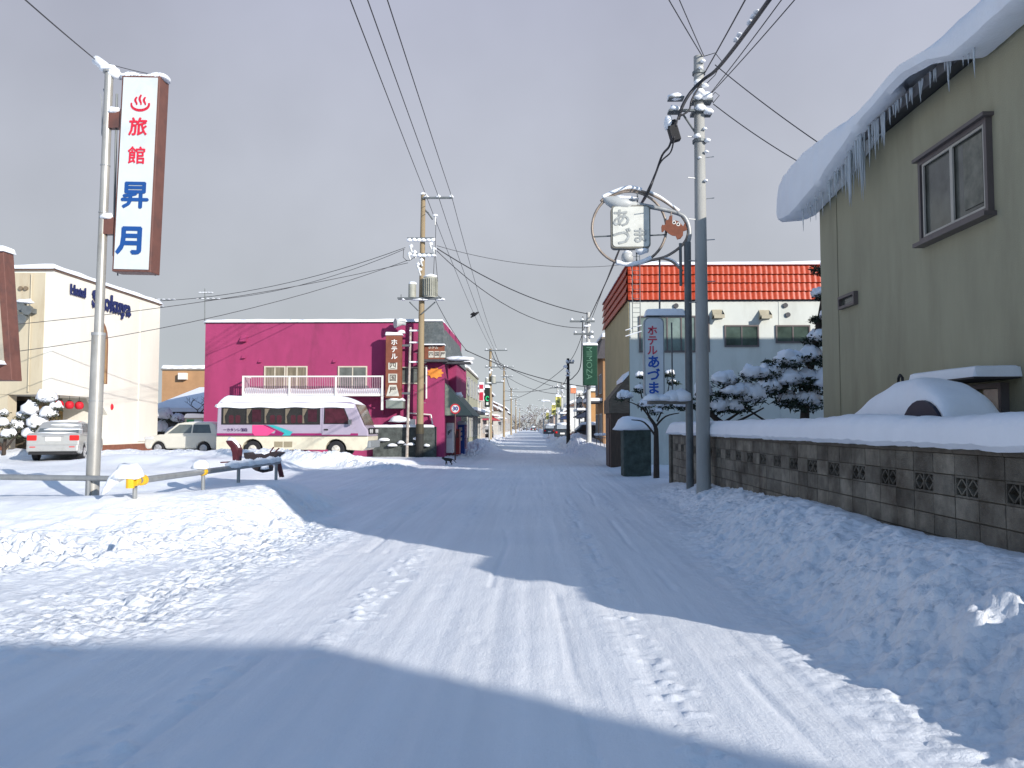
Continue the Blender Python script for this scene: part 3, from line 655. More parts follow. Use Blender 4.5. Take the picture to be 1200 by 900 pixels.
MB().cyl(pl(773, 303, Yv), pl(773, 370, Yv), .022, n=6).build('mast', DGALV, vsn)

# ------------------------------------------------------------------ left: inn sign on its steel post
YP = 13.2
q0 = at(108, 580, YP); g0 = gm(q0.x, YP)
isg = thing('sign_post', 'tall pale steel post carrying the inn sign, rising from the snow by the pipe railing', 'post', (q0.x, YP, g0))
lean = at(128, 85, YP)
def pp(z): t = (z-g0)/(lean.z-g0); return V3((q0.x+(lean.x-q0.x)*t, YP, z))
zs = at(115, 392, YP).z
STEEL = mat('pale_steel', (.40, .39, .36), .4, .22, 4, metal=.4, dirt=(.30, .24, .16), dscale=5, dlo=.58, dhi=.75, stretch=(1, 1, .4))
MB().tube([pp(g0-.4), pp(zs)], .106, 18).build('lower_tube', STEEL, isg, smooth='auto')
MB().tube([pp(zs-.02), pp(zs+.03)], [.113, .113], 18).build('collar', GALV, isg, smooth='auto')
MB().tube([pp(zs), pp(lean.z)], [.074, .068], 16).build('upper_tube', STEEL, isg, smooth='auto')
MB().cyl(pp(lean.z)+V3((0, 0, -.01)), pp(lean.z)+V3((0, 0, .05)), .10, n=14).build('top_cap', GALV, isg)
for z in (at(0, 470, YP).z, at(0, 250, YP).z, at(0, 195, YP).z): MB().tube([pp(z-.008), pp(z+.008)], .112 if z < zs else .08, 14).build('band', GALV, isg)
MB().blob(pp(lean.z+.04), (.17, .13, .09), seed=2).build('snow_cap', SNOW, isg, smooth=True)
MB().tube([pp(at(0, 160, YP).z)+V3((-.08, 0, 0)), at(119, 116, YP), at(117, 110, YP)], .010, 5).build('hook', GALV, isg)
MB().tube([pp(at(0, 158, YP).z)+V3((-.08, 0, 0)), at(123, 110, YP), at(121, 104, YP)], .010, 5).build('hook', GALV, isg)
ib = thing('inn_sign', 'tall white double sided inn sign box with a steam mark above red and blue kanji', 'sign', at(160, 320, YP))
# box turned a little so that its right edge shows; lean as the post does
A = at(131, 318, YP-.1); B = at(176.5, 319, YP-.1); T = at(143, 88, YP-.1); T2 = at(188, 88, YP-.1)
uu = (B-A); vv = (T-A); ww = V3((.015, .30, 0))
SBR = mat('sign_brown', (.15, .065, .05), .5, .12, 5, dirt=(.09, .05, .045), dscale=3)
cas = MB(); cas.add([A, A+uu, A+uu+vv, A+vv, A+ww, A+uu+ww, A+uu+vv+ww, A+vv+ww], [(0, 1, 2, 3), (5, 4, 7, 6), (1, 5, 6, 2), (4, 0, 3, 7), (3, 2, 6, 7), (4, 5, 1, 0)])
cas.build('casing', SBR, ib, bevel=.012)
un = uu.normalized(); vv_n = vv.normalized(); nn = un.cross(vv_n); nn = nn if nn.y < 0 else -nn
ctr = A+(uu+vv)/2
MB().obox(ctr+nn*.008, un*(uu.length/2-.035), vv_n*(vv.length/2-.04), nn*.006).build('face', mat('sign_white', (.60, .64, .64), .4, .05, 3, dirt=(.50, .54, .54), dscale=1), ib)
b_ = ctr+ww; MB().obox(b_-nn*.008, un*(uu.length/2-.035), vv_n*(vv.length/2-.04), nn*.006).build('back_face', MC['sign_white'], ib)
RED = mat('letter_red', (.62, .02, .05), .5, .08); BLU = mat('letter_blue', (.01, .07, .26), .5, .08)
def sp(px, py): return at(px, py, YP-.1)+nn*.018
for ch, x, y, s, m_, bo in (('旅', 162.3, 150.5, .32, RED, .007), ('館', 160.8, 184, .31, RED, .005), ('昇', 158.7, 231, .48, BLU, .013), ('月', 154, 284, .50, BLU, .018)):
    text(ch, sp(x, y), un, vv_n, s, m_, ib, depth=.004, fat=bo, name='character')
# steam-over-basin hot spring mark
c = sp(165, 121); s = .30
stm = MB()
def ribbon(pts, w):
    P = [c+un*(x*s)+vv_n*(y*s) for x, y in pts]; m = len(P)
    for i in range(m-1):
        d = (P[i+1]-P[i]).normalized(); n_ = d.cross(nn)
        w0 = w*s*(.55+.45*math.sin(math.pi*(i+.2)/m)); stm.obox((P[i]+P[i+1])/2, (P[i+1]-P[i])*.56, n_*w0, nn*.002)
for dx, k in ((-.24, .9), (0, 1.15), (.24, .9)):
    ribbon([(dx+.05*math.sin(t*6.0+1), -.12+t*.5*k) for t in np.linspace(0, 1, 12)], .06)
ribbon([(.50*math.cos(t), -.08+.34*math.sin(t)) for t in np.linspace(math.pi*.93, math.pi*2.07, 18)], .075)
stm.build('steam_mark', RED, ib)
for (x, y) in ((136, 140), (127, 264)):
    q = at(x, y, YP); MB().box(q.x-.10, q.x+.12, YP-.06, YP+.06, q.z-.16, q.z+.12).build('clamp', SBR, ib)
    MB().blob((q.x-.02, YP, q.z+.12), (.12, .11, .10), seed=x).build('snow_lump', SNOW, ib, smooth=True)
MB().cyl(at(137, 110, YP), at(133, 300, YP), .018, n=6).build('cable_pipe', DGALV, ib)
sm = MB(); k = 12
for i in range(k+1):
    t = i/k; q = A+vv+uu*t+ww*.5; sm.blob((q.x, q.y, q.z+.0), (.08, .17, .075+.03*math.sin(t*9)), seed=i, amp=.1, sub=2)
sm.build('snow_cap', SNOW, ib, smooth=True)
MB().tube([at(112, 70, YP), at(122, 77, YP), at(131, 86, YP), at(142, 90, YP)], [.08, .075, .08, .06], 8).build('top_arm', SNOW, isg, smooth=True)
for (x, y) in ((138, 323), (182, 323)): MB().cyl(at(x, y-3, YP+.15), at(x, y, YP+.15), .012, n=5).build('drain_stub', DGALV, ib)

# ------------------------------------------------------------------ pipe railing
RAIL = mat('rail_steel', (.30, .31, .31), .4, .15, 6, metal=.4)
YEL = mat('yellow_clamp', (.72, .42, .02), .5, .1)
Ra = at(-40, 558.5, 13.3); Rb = at(141, 561, 13.0)
r1 = thing('pipe_railing', 'low grey pipe railing along the snow beside the sign post', 'railing', (Rb.x, Rb.y, gm(Rb.x, Rb.y)), 'lengths of low pipe railing')
Ra = Rb+(Ra-Rb)*2.0
MB().tube([Ra, Rb], .048, 10).build('rail', RAIL, r1, smooth='auto')
for t in (.0, .45, .9): q = Ra.lerp(Rb, t); MB().cyl((q.x, q.y, gm(q.x, q.y)-.2), q, .035, n=8).build('rail_post', RAIL, r1)
r2 = thing('pipe_railing', 'pipe railing with yellow clamps running away to the dark red cart', 'railing', (at(155, 592, 12).x, 12, gm(-5.8, 12)), 'lengths of low pipe railing')
Rc = at(163, 563, 12.3); Rd = at(327, 541, 18.6)
MB().tube([Rc, Rd], .052, 10).build('rail', RAIL, r2, smooth='auto')
def rp(t): return Rc.lerp(Rd, t)
for t in (.0, .36, .62, .97):
    q = rp(t); MB().cyl((q.x-(.06 if t == 0 else 0), q.y, min(gm(q.x, q.y), q.z-.3)-.2), (q.x-(.06 if t == 0 else 0), q.y, q.z+.01), .036, n=8).build('rail_post', RAIL, r2)
for t in (-.02, .015, .36):
    q = rp(t); MB().tube([q-(Rd-Rc).normalized()*.055, q+(Rd-Rc).normalized()*.055], .082 if t < .1 else .07, 12).build('clamp', YEL, r2, bevel=.01)
q = rp(-.035); MB().tube([q+V3((-.02, 0, .10)), q+V3((-.02, 0, -.10))], .06, 10).build('clamp', YEL, r2)
MB().blob(rp(-.02)+V3((-.10, 0, .07)), (.23, .22, .21), seed=11, flat=.25).build('snow_hat', SNOW, r2, smooth=True)
MB().tube([rp(-.03)+V3((-.16, 0, .12)), rp(-.03)+V3((-.30, 0, .02)), rp(-.03)+V3((-.40, 0, -.12)), rp(-.03)+V3((-.45, -.02, -.20))], [.10, .08, .05, .02], 8).build('snow_hat', SNOW, r2, smooth=True)
MB().blob(rp(.36)+V3((-.05, 0, .07)), (.17, .18, .16), seed=14, flat=.2).build('snow_hat', SNOW, r2, smooth=True)
sb = MB()
for i in range(26):
    t = .56+.43*i/25; sb.blob(rp(t)+V3((0, 0, .035)), (.11+.03*math.sin(i*1.7), .2, .10+.02*math.sin(i)), seed=i, amp=.08, flat=.5, sub=1)
sb.build('snow_layer', SNOW, r2, smooth=True)

# ------------------------------------------------------------------ dark red cart left behind the railing
DR = mat('dark_red', (.075, .012, .018), .5, .25, 5); DRK = mat('dark_iron', (.025, .018, .02), .6, .2)
ca = thing('handcart', 'dark red snow covered handcart with an upturned curved frame behind the railing', 'cart', (at(300, 550, 19.5).x, 19.5, gm(-6.4, 19.5)))
YC = 19.4
def cc(x, y, Y=YC): return at(240+x/10.9, 500+y/10.9, Y)
def plate(pts, d, m, name, Y=YC):
    P = [cc(a, b, Y) for a, b in pts]; o = P[0]; MB().prism([(p.x-o.x, p.z-o.z) for p in P], o, EX, EZ, (0, d, 0)).build(name, m, ca, bevel=.008)
plate([(265, 180), (330, 175), (395, 240), (420, 300), (405, 440), (355, 445), (345, 330), (325, 270), (280, 215)], .35, DR, 'curved_shield')
MB().tube([cc(300, 172, YC+.17), cc(355, 185, YC+.17), cc(400, 240, YC+.17), cc(415, 280, YC+.17)], .08, 8).build('snow_strip', SNOW, ca, smooth=True)
plate([(495, 335), (530, 330), (560, 360), (640, 350), (700, 380), (780, 350), (860, 320), (960, 335), (900, 380), (850, 430), (540, 440), (500, 390)], .5, DRK, 'tray')
plate([(560, 500), (640, 560), (740, 590), (805, 575), (815, 515), (780, 480), (600, 480)], .4, DRK, 'bucket')
MB().blob(cc(765, 530, YC-.05), (.10, .1, .10), seed=2).build('snow_lump', SNOW, ca, smooth=True)
for a, b in (((830, 330), (880, 262)), ((880, 340), (950, 275)), ((200, 457), (330, 450))): MB().cyl(cc(*a, YC+.2), cc(*b, YC+.2), .018, n=6).build('bar', DR, ca)
for a, b in (((920, 440), (968, 645)), ((950, 430), (1000, 645))): MB().cyl(cc(*a, YC-.1), cc(*b, YC-.1), .030, n=6).build('leg', DR, ca)

# ------------------------------------------------------------------ vehicles
def wheel(parent, c, r, w, rimm, side=-1, rr=.62, snow=False):
    """c = centre of the outer face; side = sign of the outward y direction."""
    c = V3(c); b = MB(); n = 28
    b.tube([c+V3((0, 0, 0)), c+V3((0, -side*w, 0))], r, n); t = b.build('wheel', BLACK, parent, smooth='auto', bevel=.02)
    d = MB(); d.tube([c+V3((0, side*.004, 0)), c+V3((0, side*.016, 0))], [r*rr, r*rr*.92], n)
    for k in range(6):
        a = k*math.pi/3; d.obox(c+V3((math.cos(a)*r*rr*.5, side*.026, math.sin(a)*r*rr*.5)), (math.cos(a)*r*rr*.42, 0, math.sin(a)*r*rr*.42), (0, .012, 0), (-math.sin(a)*r*.07, 0, math.cos(a)*r*.07))
    d.tube([c+V3((0, side*.016, 0)), c+V3((0, side*.05, 0))], [r*.22, r*.16], 12)
    d.build('rim', rimm, t, smooth='auto')
def arch(cx, r, z0, n=10): return [(cx+r*math.cos(math.pi*(1-k/n)), z0+r*math.sin(math.pi*(1-k/n))) for k in range(n+1)]
RIM = mat('rim_silver', (.45, .45, .46), .35, .15, 8, metal=.5)
# --- the bus: x forward, built round the origin, near side is y = 0
bus = thing('minibus', 'cream and lavender minibus with magenta stripes and snow on its roof', 'minibus')
LAV = mat('bus_lavender', (.37, .32, .40), .3, .05, coat=.3); CREAM = mat('bus_cream', (.66, .61, .47), .35, .05, coat=.2, dirt=(.42, .37, .28), dscale=2, dlo=.5, dhi=.85)
MAG = mat('bus_magenta', (.27, .015, .11), .35, .05); PNK = mat('bus_pink', (.80, .07, .22), .35, .04); TUR = mat('bus_turquoise', (.04, .38, .40), .35, .04)
L = 6.75; WB = 2.05
lo = [(0, .30)]+arch(1.62, .47, .34)[0:]+arch(5.32, .47, .34)+[(L-.25, .30), (L-.05, .48), (L, .92), (.0, .92)]
MB().prism(lo, (0, 0, 0), EX, EZ, (0, WB, 0)).build('lower_body', CREAM, bus, bevel=.03)
MB().prism([(.15, .34), (L-.5, .34), (L-.5, .9), (.15, .9)], (0, .35, 0), EX, EZ, (0, WB-.7, 0)).build('chassis', BLACK, bus)
up = [(0.0, .922), (L, .922), (L-.03, 1.22), (L-.18, 1.38), (L-.62, 2.36), (L-.80, 2.44), (.16, 2.44), (.04, 2.30)]
MB().prism(up, (0, .012, 0), EX, EZ, (0, WB-.024, 0)).build('upper_body', LAV, bus, bevel=.05, seg=3)
def side(poly, m, name, y=.0, d=.012, parent=bus): return MB().prism(poly, (0, y-d, 0), EX, EZ, (0, d, 0)).build(name, m, parent)
def r4(x0, x1, z0, z1): return [(x0, z0), (x1, z0), (x1, z1), (x0, z1)]
side(r4(.03, L-.45, .965, 1.06), MAG, 'stripe', y=.012); side(r4(.03, L-.06, .922, .955), mat('bus_grey', (.10, .08, .09), .4), 'stripe', y=.010, d=.014)
side([(1.62, 1.42), (2.08, 1.42), (2.62, 1.18), (2.30, .96), (1.72, .96), (1.62, 1.1)], PNK, 'pink_arrow', y=.004)
side([(2.10, 1.42), (2.22, 1.42), (3.02, 1.065), (2.62, 1.065), (2.66, 1.18)], MAG, 'magenta_arrow', y=.004)
side([(2.28, 1.42), (2.55, 1.42), (3.42, 1.12), (3.30, .96), (2.95, .96), (3.05, 1.065), (2.85, 1.18)], TUR, 'turquoise_arrow', y=.002)
BGL = mat('bus_glass', (.018, .016, .016), .06, .5, 2, spec=.7)
side(r4(.22, 4.62, 1.44, 2.20), BLACK, 'window_band', y=.012)
CURT = mat('bus_curtain', (.17, .14, .10), .8, .25, 9, stretch=(5, 5, .3)); SEAT = mat('bus_seat', (.06, .012, .02), .9, .2)
wx = [.26, 1.30, 2.10, 3.02, 3.78, 4.58]
for i in range(5):
    w_ = side(r4(wx[i]+.02, wx[i+1]-.02, 1.48, 2.16), BGL, 'window', y=.0, d=.010)
    cx_ = wx[i]+.06
    side([(cx_, 1.5), (cx_+.09, 1.5), (cx_+.05, 1.8), (cx_+.22, 2.14), (cx_, 2.14)], CURT, 'curtain', y=-.010, d=.003, parent=w_)
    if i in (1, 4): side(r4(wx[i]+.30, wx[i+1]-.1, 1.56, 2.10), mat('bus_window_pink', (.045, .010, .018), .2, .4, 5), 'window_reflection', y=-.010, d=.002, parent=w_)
    else:
        for s_ in range(2): side(rrect(wx[i]+.30+.3*s_, wx[i]+.52+.3*s_, 1.5, 1.86, .08), SEAT, 'seat_back', y=-.010, d=.002, parent=w_)
door = side([(4.70, 1.0), (5.95, 1.0), (6.22, 1.42), (5.86, 2.26), (4.74, 2.26)], LAV, 'driver_door', y=.002, d=.012)
side([(4.78, 1.46), (5.98, 1.46), (5.68, 2.18), (4.80, 2.18)], BLACK, 'window_frame', y=-.012, d=.006, parent=door)
side([(4.83, 1.50), (5.92, 1.50), (5.64, 2.14), (4.84, 2.14)], mat('bus_window_pink2', (.06, .012, .022), .1, .5, 3), 'window', y=-.019, d=.004, parent=door)
side(r4(4.80, 4.98, 1.19, 1.25), BLACK, 'handle', y=-.012, d=.02, parent=door)
side(r4(5.92, 6.04, 1.44, 1.66), DGALV, 'wing_mirror', y=-.10, d=.14)
for a in (2.60, 3.02): side(r4(a, a+.38, .45, .70), mat('grille_tan', (.28, .24, .16), .6, .3, 30, stretch=(1, 1, 6)), 'vent_grille', y=.006)
# front: windscreen, lamp panel, bumper
fx = [(L-.165, 1.40), (L-.60, 2.34)]
ws = MB(); d_ = V3((fx[1][0]-fx[0][0], 0, fx[1][1]-fx[0][1])); n_ = V3((d_.z, 0, -d_.x)).normalized()
ws.obox(V3(((fx[0][0]+fx[1][0])/2, WB/2, (fx[0][1]+fx[1][1])/2))+n_*.012, (0, WB/2-.10, 0), d_/2*.96, n_*.012); ws.build('windscreen', mat('windscreen', (.14, .10, .08), .12, .4, 1.5), bus, bevel=.03)
MB().box(L-.02, L+.03, .12, WB-.12, 1.02, 1.30).build('front_panel', BLACK, bus, bevel=.02)
for y in (.30, .62, WB-.62, WB-.30): MB().cyl((L+.02, y, 1.15), (L+.05, y, 1.15), .10, n=14).build('headlight', mat('lamp_glass', (.6, .6, .6), .15, .1), bus)
MB().box(L-.22, L+.10, .02, WB-.02, .42, .74).build('front_bumper', mat('bumper_grey', (.22, .24, .25), .5), bus, bevel=.05)
for cx_ in (1.62, 5.32): wheel(bus, (cx_, .05, .36), .37, .26, mat('bus_rim', (.55, .52, .45), .5, .3, 6), rr=.5)
for cx_ in (1.62, 5.32): wheel(bus, (cx_, WB-.05, .36), .37, .26, MC['bus_rim'], side=1)
text('ーカタンレ館函', (.86, -.006, 1.20), EX, EZ, .155, mat('bus_letter', (.06, .03, .10), .5), bus, depth=.006, bold=.004)
def busroof():
    b = MB(); n = 60; secs = []
    from mathutils import noise
    for i in range(n+1):
        x = .02+(L-.65)*i/n; e = min(1, (i+.3)/3)**.5*min(1, (n-i+.4)/8)**.55; S = []
        for k in range(13):
            t = k/12; y = -.03+(WB+.06)*t; g = (1-abs(2*t-1)**4)**.5
            S.append((x, y, 2.30+(.42*e+.04*noise.noise(V3((x*1.2, y, 3))))*(.05+g) - (.0)))
        secs.append(S)
    m = 13; vs = [p for S in secs for p in S]; k0 = len(vs); fs = [(i*m+k, (i+1)*m+k, (i+1)*m+k+1, i*m+k+1) for i in range(n) for k in range(m-1)]
    fs = [f[::-1] if False else f for f in fs]
    rim = [i*m for i in range(n+1)]+[n*m+k for k in range(1, m)]+[i*m+m-1 for i in range(n-1, -1, -1)]+[k for k in range(m-2, 0, -1)]
    vs += [(vs[r][0], vs[r][1], 2.18+.025*math.sin(vs[r][0]*4)) for r in rim]; nr_ = len(rim)
    fs += [(rim[q], k0+q, k0+(q+1) % nr_, rim[(q+1) % nr_]) for q in range(nr_)]+[tuple(k0+q for q in range(nr_))]
    b.add(vs, fs); b.build('roof_snow', SNOW, bus, smooth='auto')
busroof()
MB().blob((-.03, .2, 2.24), (.12, .16, .12), seed=4).build('roof_snow', SNOW, bus, smooth=True)
bus.location = (-13.75, 35.4, .30); bus.rotation_euler = (0, 0, R(-1.5))

SILV = mat('silver_paint', (.48, .48, .46), .3, .04, metal=.4, coat=.4, dirt=(.4, .4, .38), dscale=3)
PEARL = mat('pearl_white', (.62, .60, .52), .3, .03, coat=.4)
def car(name, label, pal, lower, cabin, wheels, roofw, W_=1.68, snow=None, glass_side=None, glassm=GLASS, group=None):
    """x = forward; side profile polygons; near side y = 0."""
    t = thing(name, label, 'car', group=group)
    MB().prism(lower, (0, 0, 0), EX, EZ, (0, W_, 0)).build('body', pal, t, bevel=.11, seg=4)
    xs_ = [p[0] for p in lower]; MB().box(min(xs_)+.35, max(xs_)-.35, .25, W_-.25, .22, .5).build('underbody', BLACK, t)
    tp = MB(); n = len(cabin); zmin = min(p[1] for p in cabin); zmax = max(p[1] for p in cabin); vs = []
    for s in (0, 1):
        for (x, z) in cabin:
            k = (z-zmin)/(zmax-zmin)*roofw; vs.append((x, .03+k if s == 0 else W_-.03-k, z))
    tp.add(vs, [tuple(range(n)), tuple(range(2*n-1, n-1, -1))]+[(i, n+i, n+(i+1) % n, (i+1) % n) for i in range(n)])
    cb_ = tp.build('cabin', pal, t, bevel=.05, seg=3)
    for (pts) in glass_side:
        for s in (0, 1):
            g = MB(); q = []
            for (x, z) in pts:
                k = .03+(z-zmin)/(zmax-zmin)*roofw; q.append((x, (k-.010) if s == 0 else W_-k+.010, z))
            qi = [(a, (b+.02) if s == 0 else b-.02, c) for a, b, c in q]; m = len(q)
            fs = [tuple(range(m)), tuple(range(2*m-1, m-1, -1))]+[(i, m+i, m+(i+1) % m, (i+1) % m) for i in range(m)]
            g.add(q+qi, fs); g.build('side_window', glassm, t)
    for x in wheels:
        wheel(t, (x, .02, .30), .30, .2, RIM); wheel(t, (x, W_-.02, .30), .30, .2, RIM, side=1)
    return t
def glass_quad(t, p0, p1, W_, y_in0, y_in1, name='windscreen', m=GLASS, out=.012):
    """a sloping pane between two side-profile points."""
    a, b = V3((p0[0], 0, p0[1])), V3((p1[0], 0, p1[1])); d = b-a; n_ = V3((-d.z, 0, d.x)).normalized()
    if n_.z < 0: n_ = -n_
    q = [a+V3((0, y_in0, 0)), a+V3((0, W_-y_in0, 0)), b+V3((0, W_-y_in1, 0)), b+V3((0, y_in1, 0))]
    g = MB(); g.add([p+n_*out for p in q]+[p-n_*.01 for p in q], [(0, 1, 2, 3), (7, 6, 5, 4), (0, 4, 5, 1), (1, 5, 6, 2), (2, 6, 7, 3), (3, 7, 4, 0)]); return g.build(name, m, t)
# --- white hatchback beyond the rail, nose to the left
H = 3.75
lowh = [(.12, .25)]+arch(.72, .34, .28)+arch(3.02, .34, .28)+[(H-.10, .26), (H, .55), (H-.06, .78), (H-.75, .95), (.05, .98), (.0, .6)]
cabh = [(.04, .93), (H-.92, .90), (H-1.62, 1.47), (H-1.95, 1.53), (.45, 1.53), (.22, 1.42)]
hb = car('hatchback', 'pearl white compact hatchback parked beside the minibus with its rear half in shade', PEARL, lowh, cabh, (.72, 3.02), .16, glass_side=[[(.36, 1.02), (1.30, 1.02), (1.30, 1.42), (.52, 1.42)], [(1.38, 1.02), (2.55, 1.0), (2.02, 1.42), (1.38, 1.42)]], glassm=GLASSG)
glass_quad(hb, (H-.98, .97), (H-1.60, 1.44), 1.68, .14, .24, m=mat('warm_glass', (.32, .32, .25), .12, .1)); glass_quad(hb, (.08, 1.0), (.22, 1.38), 1.68, .16, .26, 'rear_window')
for y in (.0, 1.50): MB().box(H-.50, H-.04, y-.01, y+.19, .70, .86).build('headlight', MC['lamp_glass'], hb, bevel=.03)
MB().box(H-.03, H+.02, .45, 1.23, .62, .70).build('grille', BLACK, hb); MB().box(H-.04, H+.02, .35, 1.33, .34, .46).build('grille', BLACK, hb)
MB().box(H+.0, H+.03, .65, 1.0, .34, .50).build('number_plate', mat('plate_yellow', (.60, .50, .15), .5), hb)
MB().obox((H-1.16, -.08, 1.02), (.09, 0, 0), (0, .08, 0), (0, 0, .07)).build('wing_mirror', PEARL, hb, bevel=.03)
MB().box(1.335, 1.345, -.004, .03, .35, .95).build('door_seam', BLACK, hb); MB().box(2.50, 2.51, -.004, .03, .45, .92).build('door_seam', BLACK, hb)
MB().blob((1.2, .84, 1.52), (.8, .6, .05), seed=1, amp=.1).build('roof_snow', SNOW, hb, smooth=True)
hb.rotation_euler = (0, 0, R(180)); hb.location = (-14.35, 39.35, .33)
hb.rotation_euler = (0, 0, R(180-7))
# --- silver sedan seen from behind
S = 4.5
lows = [(.05, .30), (.45, .24)]+arch(.95, .35, .30)+arch(3.60, .35, .30)+[(S-.1, .26), (S, .55), (S-.15, .78), (S-1.0, .93), (.95, .98), (.10, 1.02), (.0, .95), (-.02, .60)]
cabs = [(.62, .96), (S-1.25, .92), (S-2.0, 1.40), (1.75, 1.46), (1.25, 1.42)]
sd = car('sedan', 'silver sedan seen from behind with snow streaks on its rear window', SILV, lows, cabs, (.95, 3.60), .20, W_=1.74, glass_side=[[(.95, 1.03), (1.9, 1.03), (1.9, 1.36), (1.32, 1.36)], [(1.97, 1.03), (3.05, 1.0), (2.5, 1.34), (1.97, 1.36)]])
rw = glass_quad(sd, (.70, 1.01), (1.24, 1.39), 1.74, .18, .26, 'rear_window', m=mat('sedan_glass', (.12, .14, .15), .1, .2))
glass_quad(sd, (S-1.32, .98), (S-1.98, 1.36), 1.74, .15, .24)
MB().blob((.92, .87, 1.13), (.14, .62, .06), seed=3, amp=.3).build('snow_streak', SNOW, sd, smooth=True); MB().blob((1.12, .75, 1.31), (.10, .5, .05), seed=5, amp=.3).build('snow_streak', SNOW, sd, smooth=True)
MB().blob((1.9, .87, 1.44), (.7, .6, .07), seed=5, amp=.1).build('roof_snow', SNOW, sd, smooth=True); MB().blob((.34, .87, 1.0), (.28, .74, .06), seed=6, amp=.12).build('boot_snow', SNOW, sd, smooth=True)
TL = mat('tail_red', (.60, .02, .02), .2, .1)
for y0, y1 in ((.02, .34), (1.40, 1.72)): MB().box(-.035, .14, y0, y1, .74, .94).build('tail_light', TL, sd, bevel=.03)
MB().box(-.045, -.01, .62, 1.12, .72, .88).build('number_plate', WHITE, sd, bevel=.008); MB().box(-.035, -.01, .52, 1.22, .90, .93).build('boot_trim', RIM, sd)
MB().box(-.10, .1, .02, 1.72, .34, .60).build('rear_bumper', SILV, sd, bevel=.06); MB().box(-.09, .3, .10, 1.64, .24, .33).build('lower_bumper', BLACK, sd)
for y in (.14, 1.42): MB().box(-.115, -.095, y, y+.18, .50, .53).build('reflector', TL, sd)
for y, s in ((-.10, 0), (1.84, 0)): MB().obox((S-1.55, y, 1.0), (.06, 0, 0), (0, .09, 0), (0, 0, .07)).build('wing_mirror', SILV, sd, bevel=.02)
sd.rotation_euler = (0, 0, R(108)); sd.location = (at(93, 530, 29.5).x, 29.5, .40)

# ------------------------------------------------------------------ white hotel on the left
HW = mat('hotel_white', (.74, .72, .64), .8, .05, .8, .3, 60, dirt=(.66, .63, .53), dscale=.5, stretch=(1, 1, .3), dlo=.5, dhi=.9)
BRICK = mat('brick_base', (.20, .08, .05), .8, .2, 5, .3)
ht = thing('white_hotel', 'cream white two-storey hotel with gothic lettering and an arched window', 'hotel', (-20.1, 33.6, .4))
HX = -20.1
zr_ = 8.25
def yh(px): return HX*F/(px-620)
MB().box(-34, HX, 33.6, 43.5, 3.0, zr_).build('upper_storey', HW, ht)
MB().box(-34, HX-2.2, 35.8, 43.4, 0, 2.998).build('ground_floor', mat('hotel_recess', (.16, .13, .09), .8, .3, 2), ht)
yq = yh(121)
MB().box(-26, HX, yq, 43.5, .78, 2.997).build('pier', HW, ht); MB().box(-26, HX+.03, yq-.02, 43.54, -.2, .78).build('brick_base', BRICK, ht)
MB().prism([(yq, 2.996), (yq, 2.2), (yq-.9, 2.996)], (HX-.6, 0, 0), EY, EZ, (.6, 0, 0)).build('bracket', HW, ht)
MB().box(-34, -21.9, 33.6, 34.2, 0, 2.997).build('left_pier', mat('hotel_beige', (.50, .44, .32), .8, .1, 1, dirt=(.38, .30, .20), dscale=.8, stretch=(1, 1, .2)), ht)
MB().box(-34, -21.95, 33.48, 33.598, -.2, .9).build('brick_base', BRICK, ht)
MB().box(-34.0, HX-.35, 33.575, 33.597, 3.0, zr_-.1).build('front_panel', MC['hotel_beige'], ht)
MB().box(-34.08, HX+.07, 33.50, 43.57, zr_, zr_+.09).build('parapet_trim', mat('trim_brown', (.20, .13, .09), .6), ht)
snowcap(-34, HX+.10, 33.46, 43.6, zr_+.09, .17, ht, m=SNOWF, seed=6)
MB().box(HX, HX+.06, yh(157), 43.3, .9, zr_-.25).build('corner_pilaster', HW, ht)
# doorway glow, painted as amber door panels, and frames inside the recess
for k in range(4): MB().box(HX-2.19, HX-2.15, 36.1+k*.62, 36.6+k*.62, .6, 2.6).build('door_panel', mat('door_amber', (.26, .16, .05), .4, .4, 3), ht)
MB().box(-23.5, -21.9, 35.76, 35.79, 1.2, 2.8).build('entrance_window', GLASS, ht)
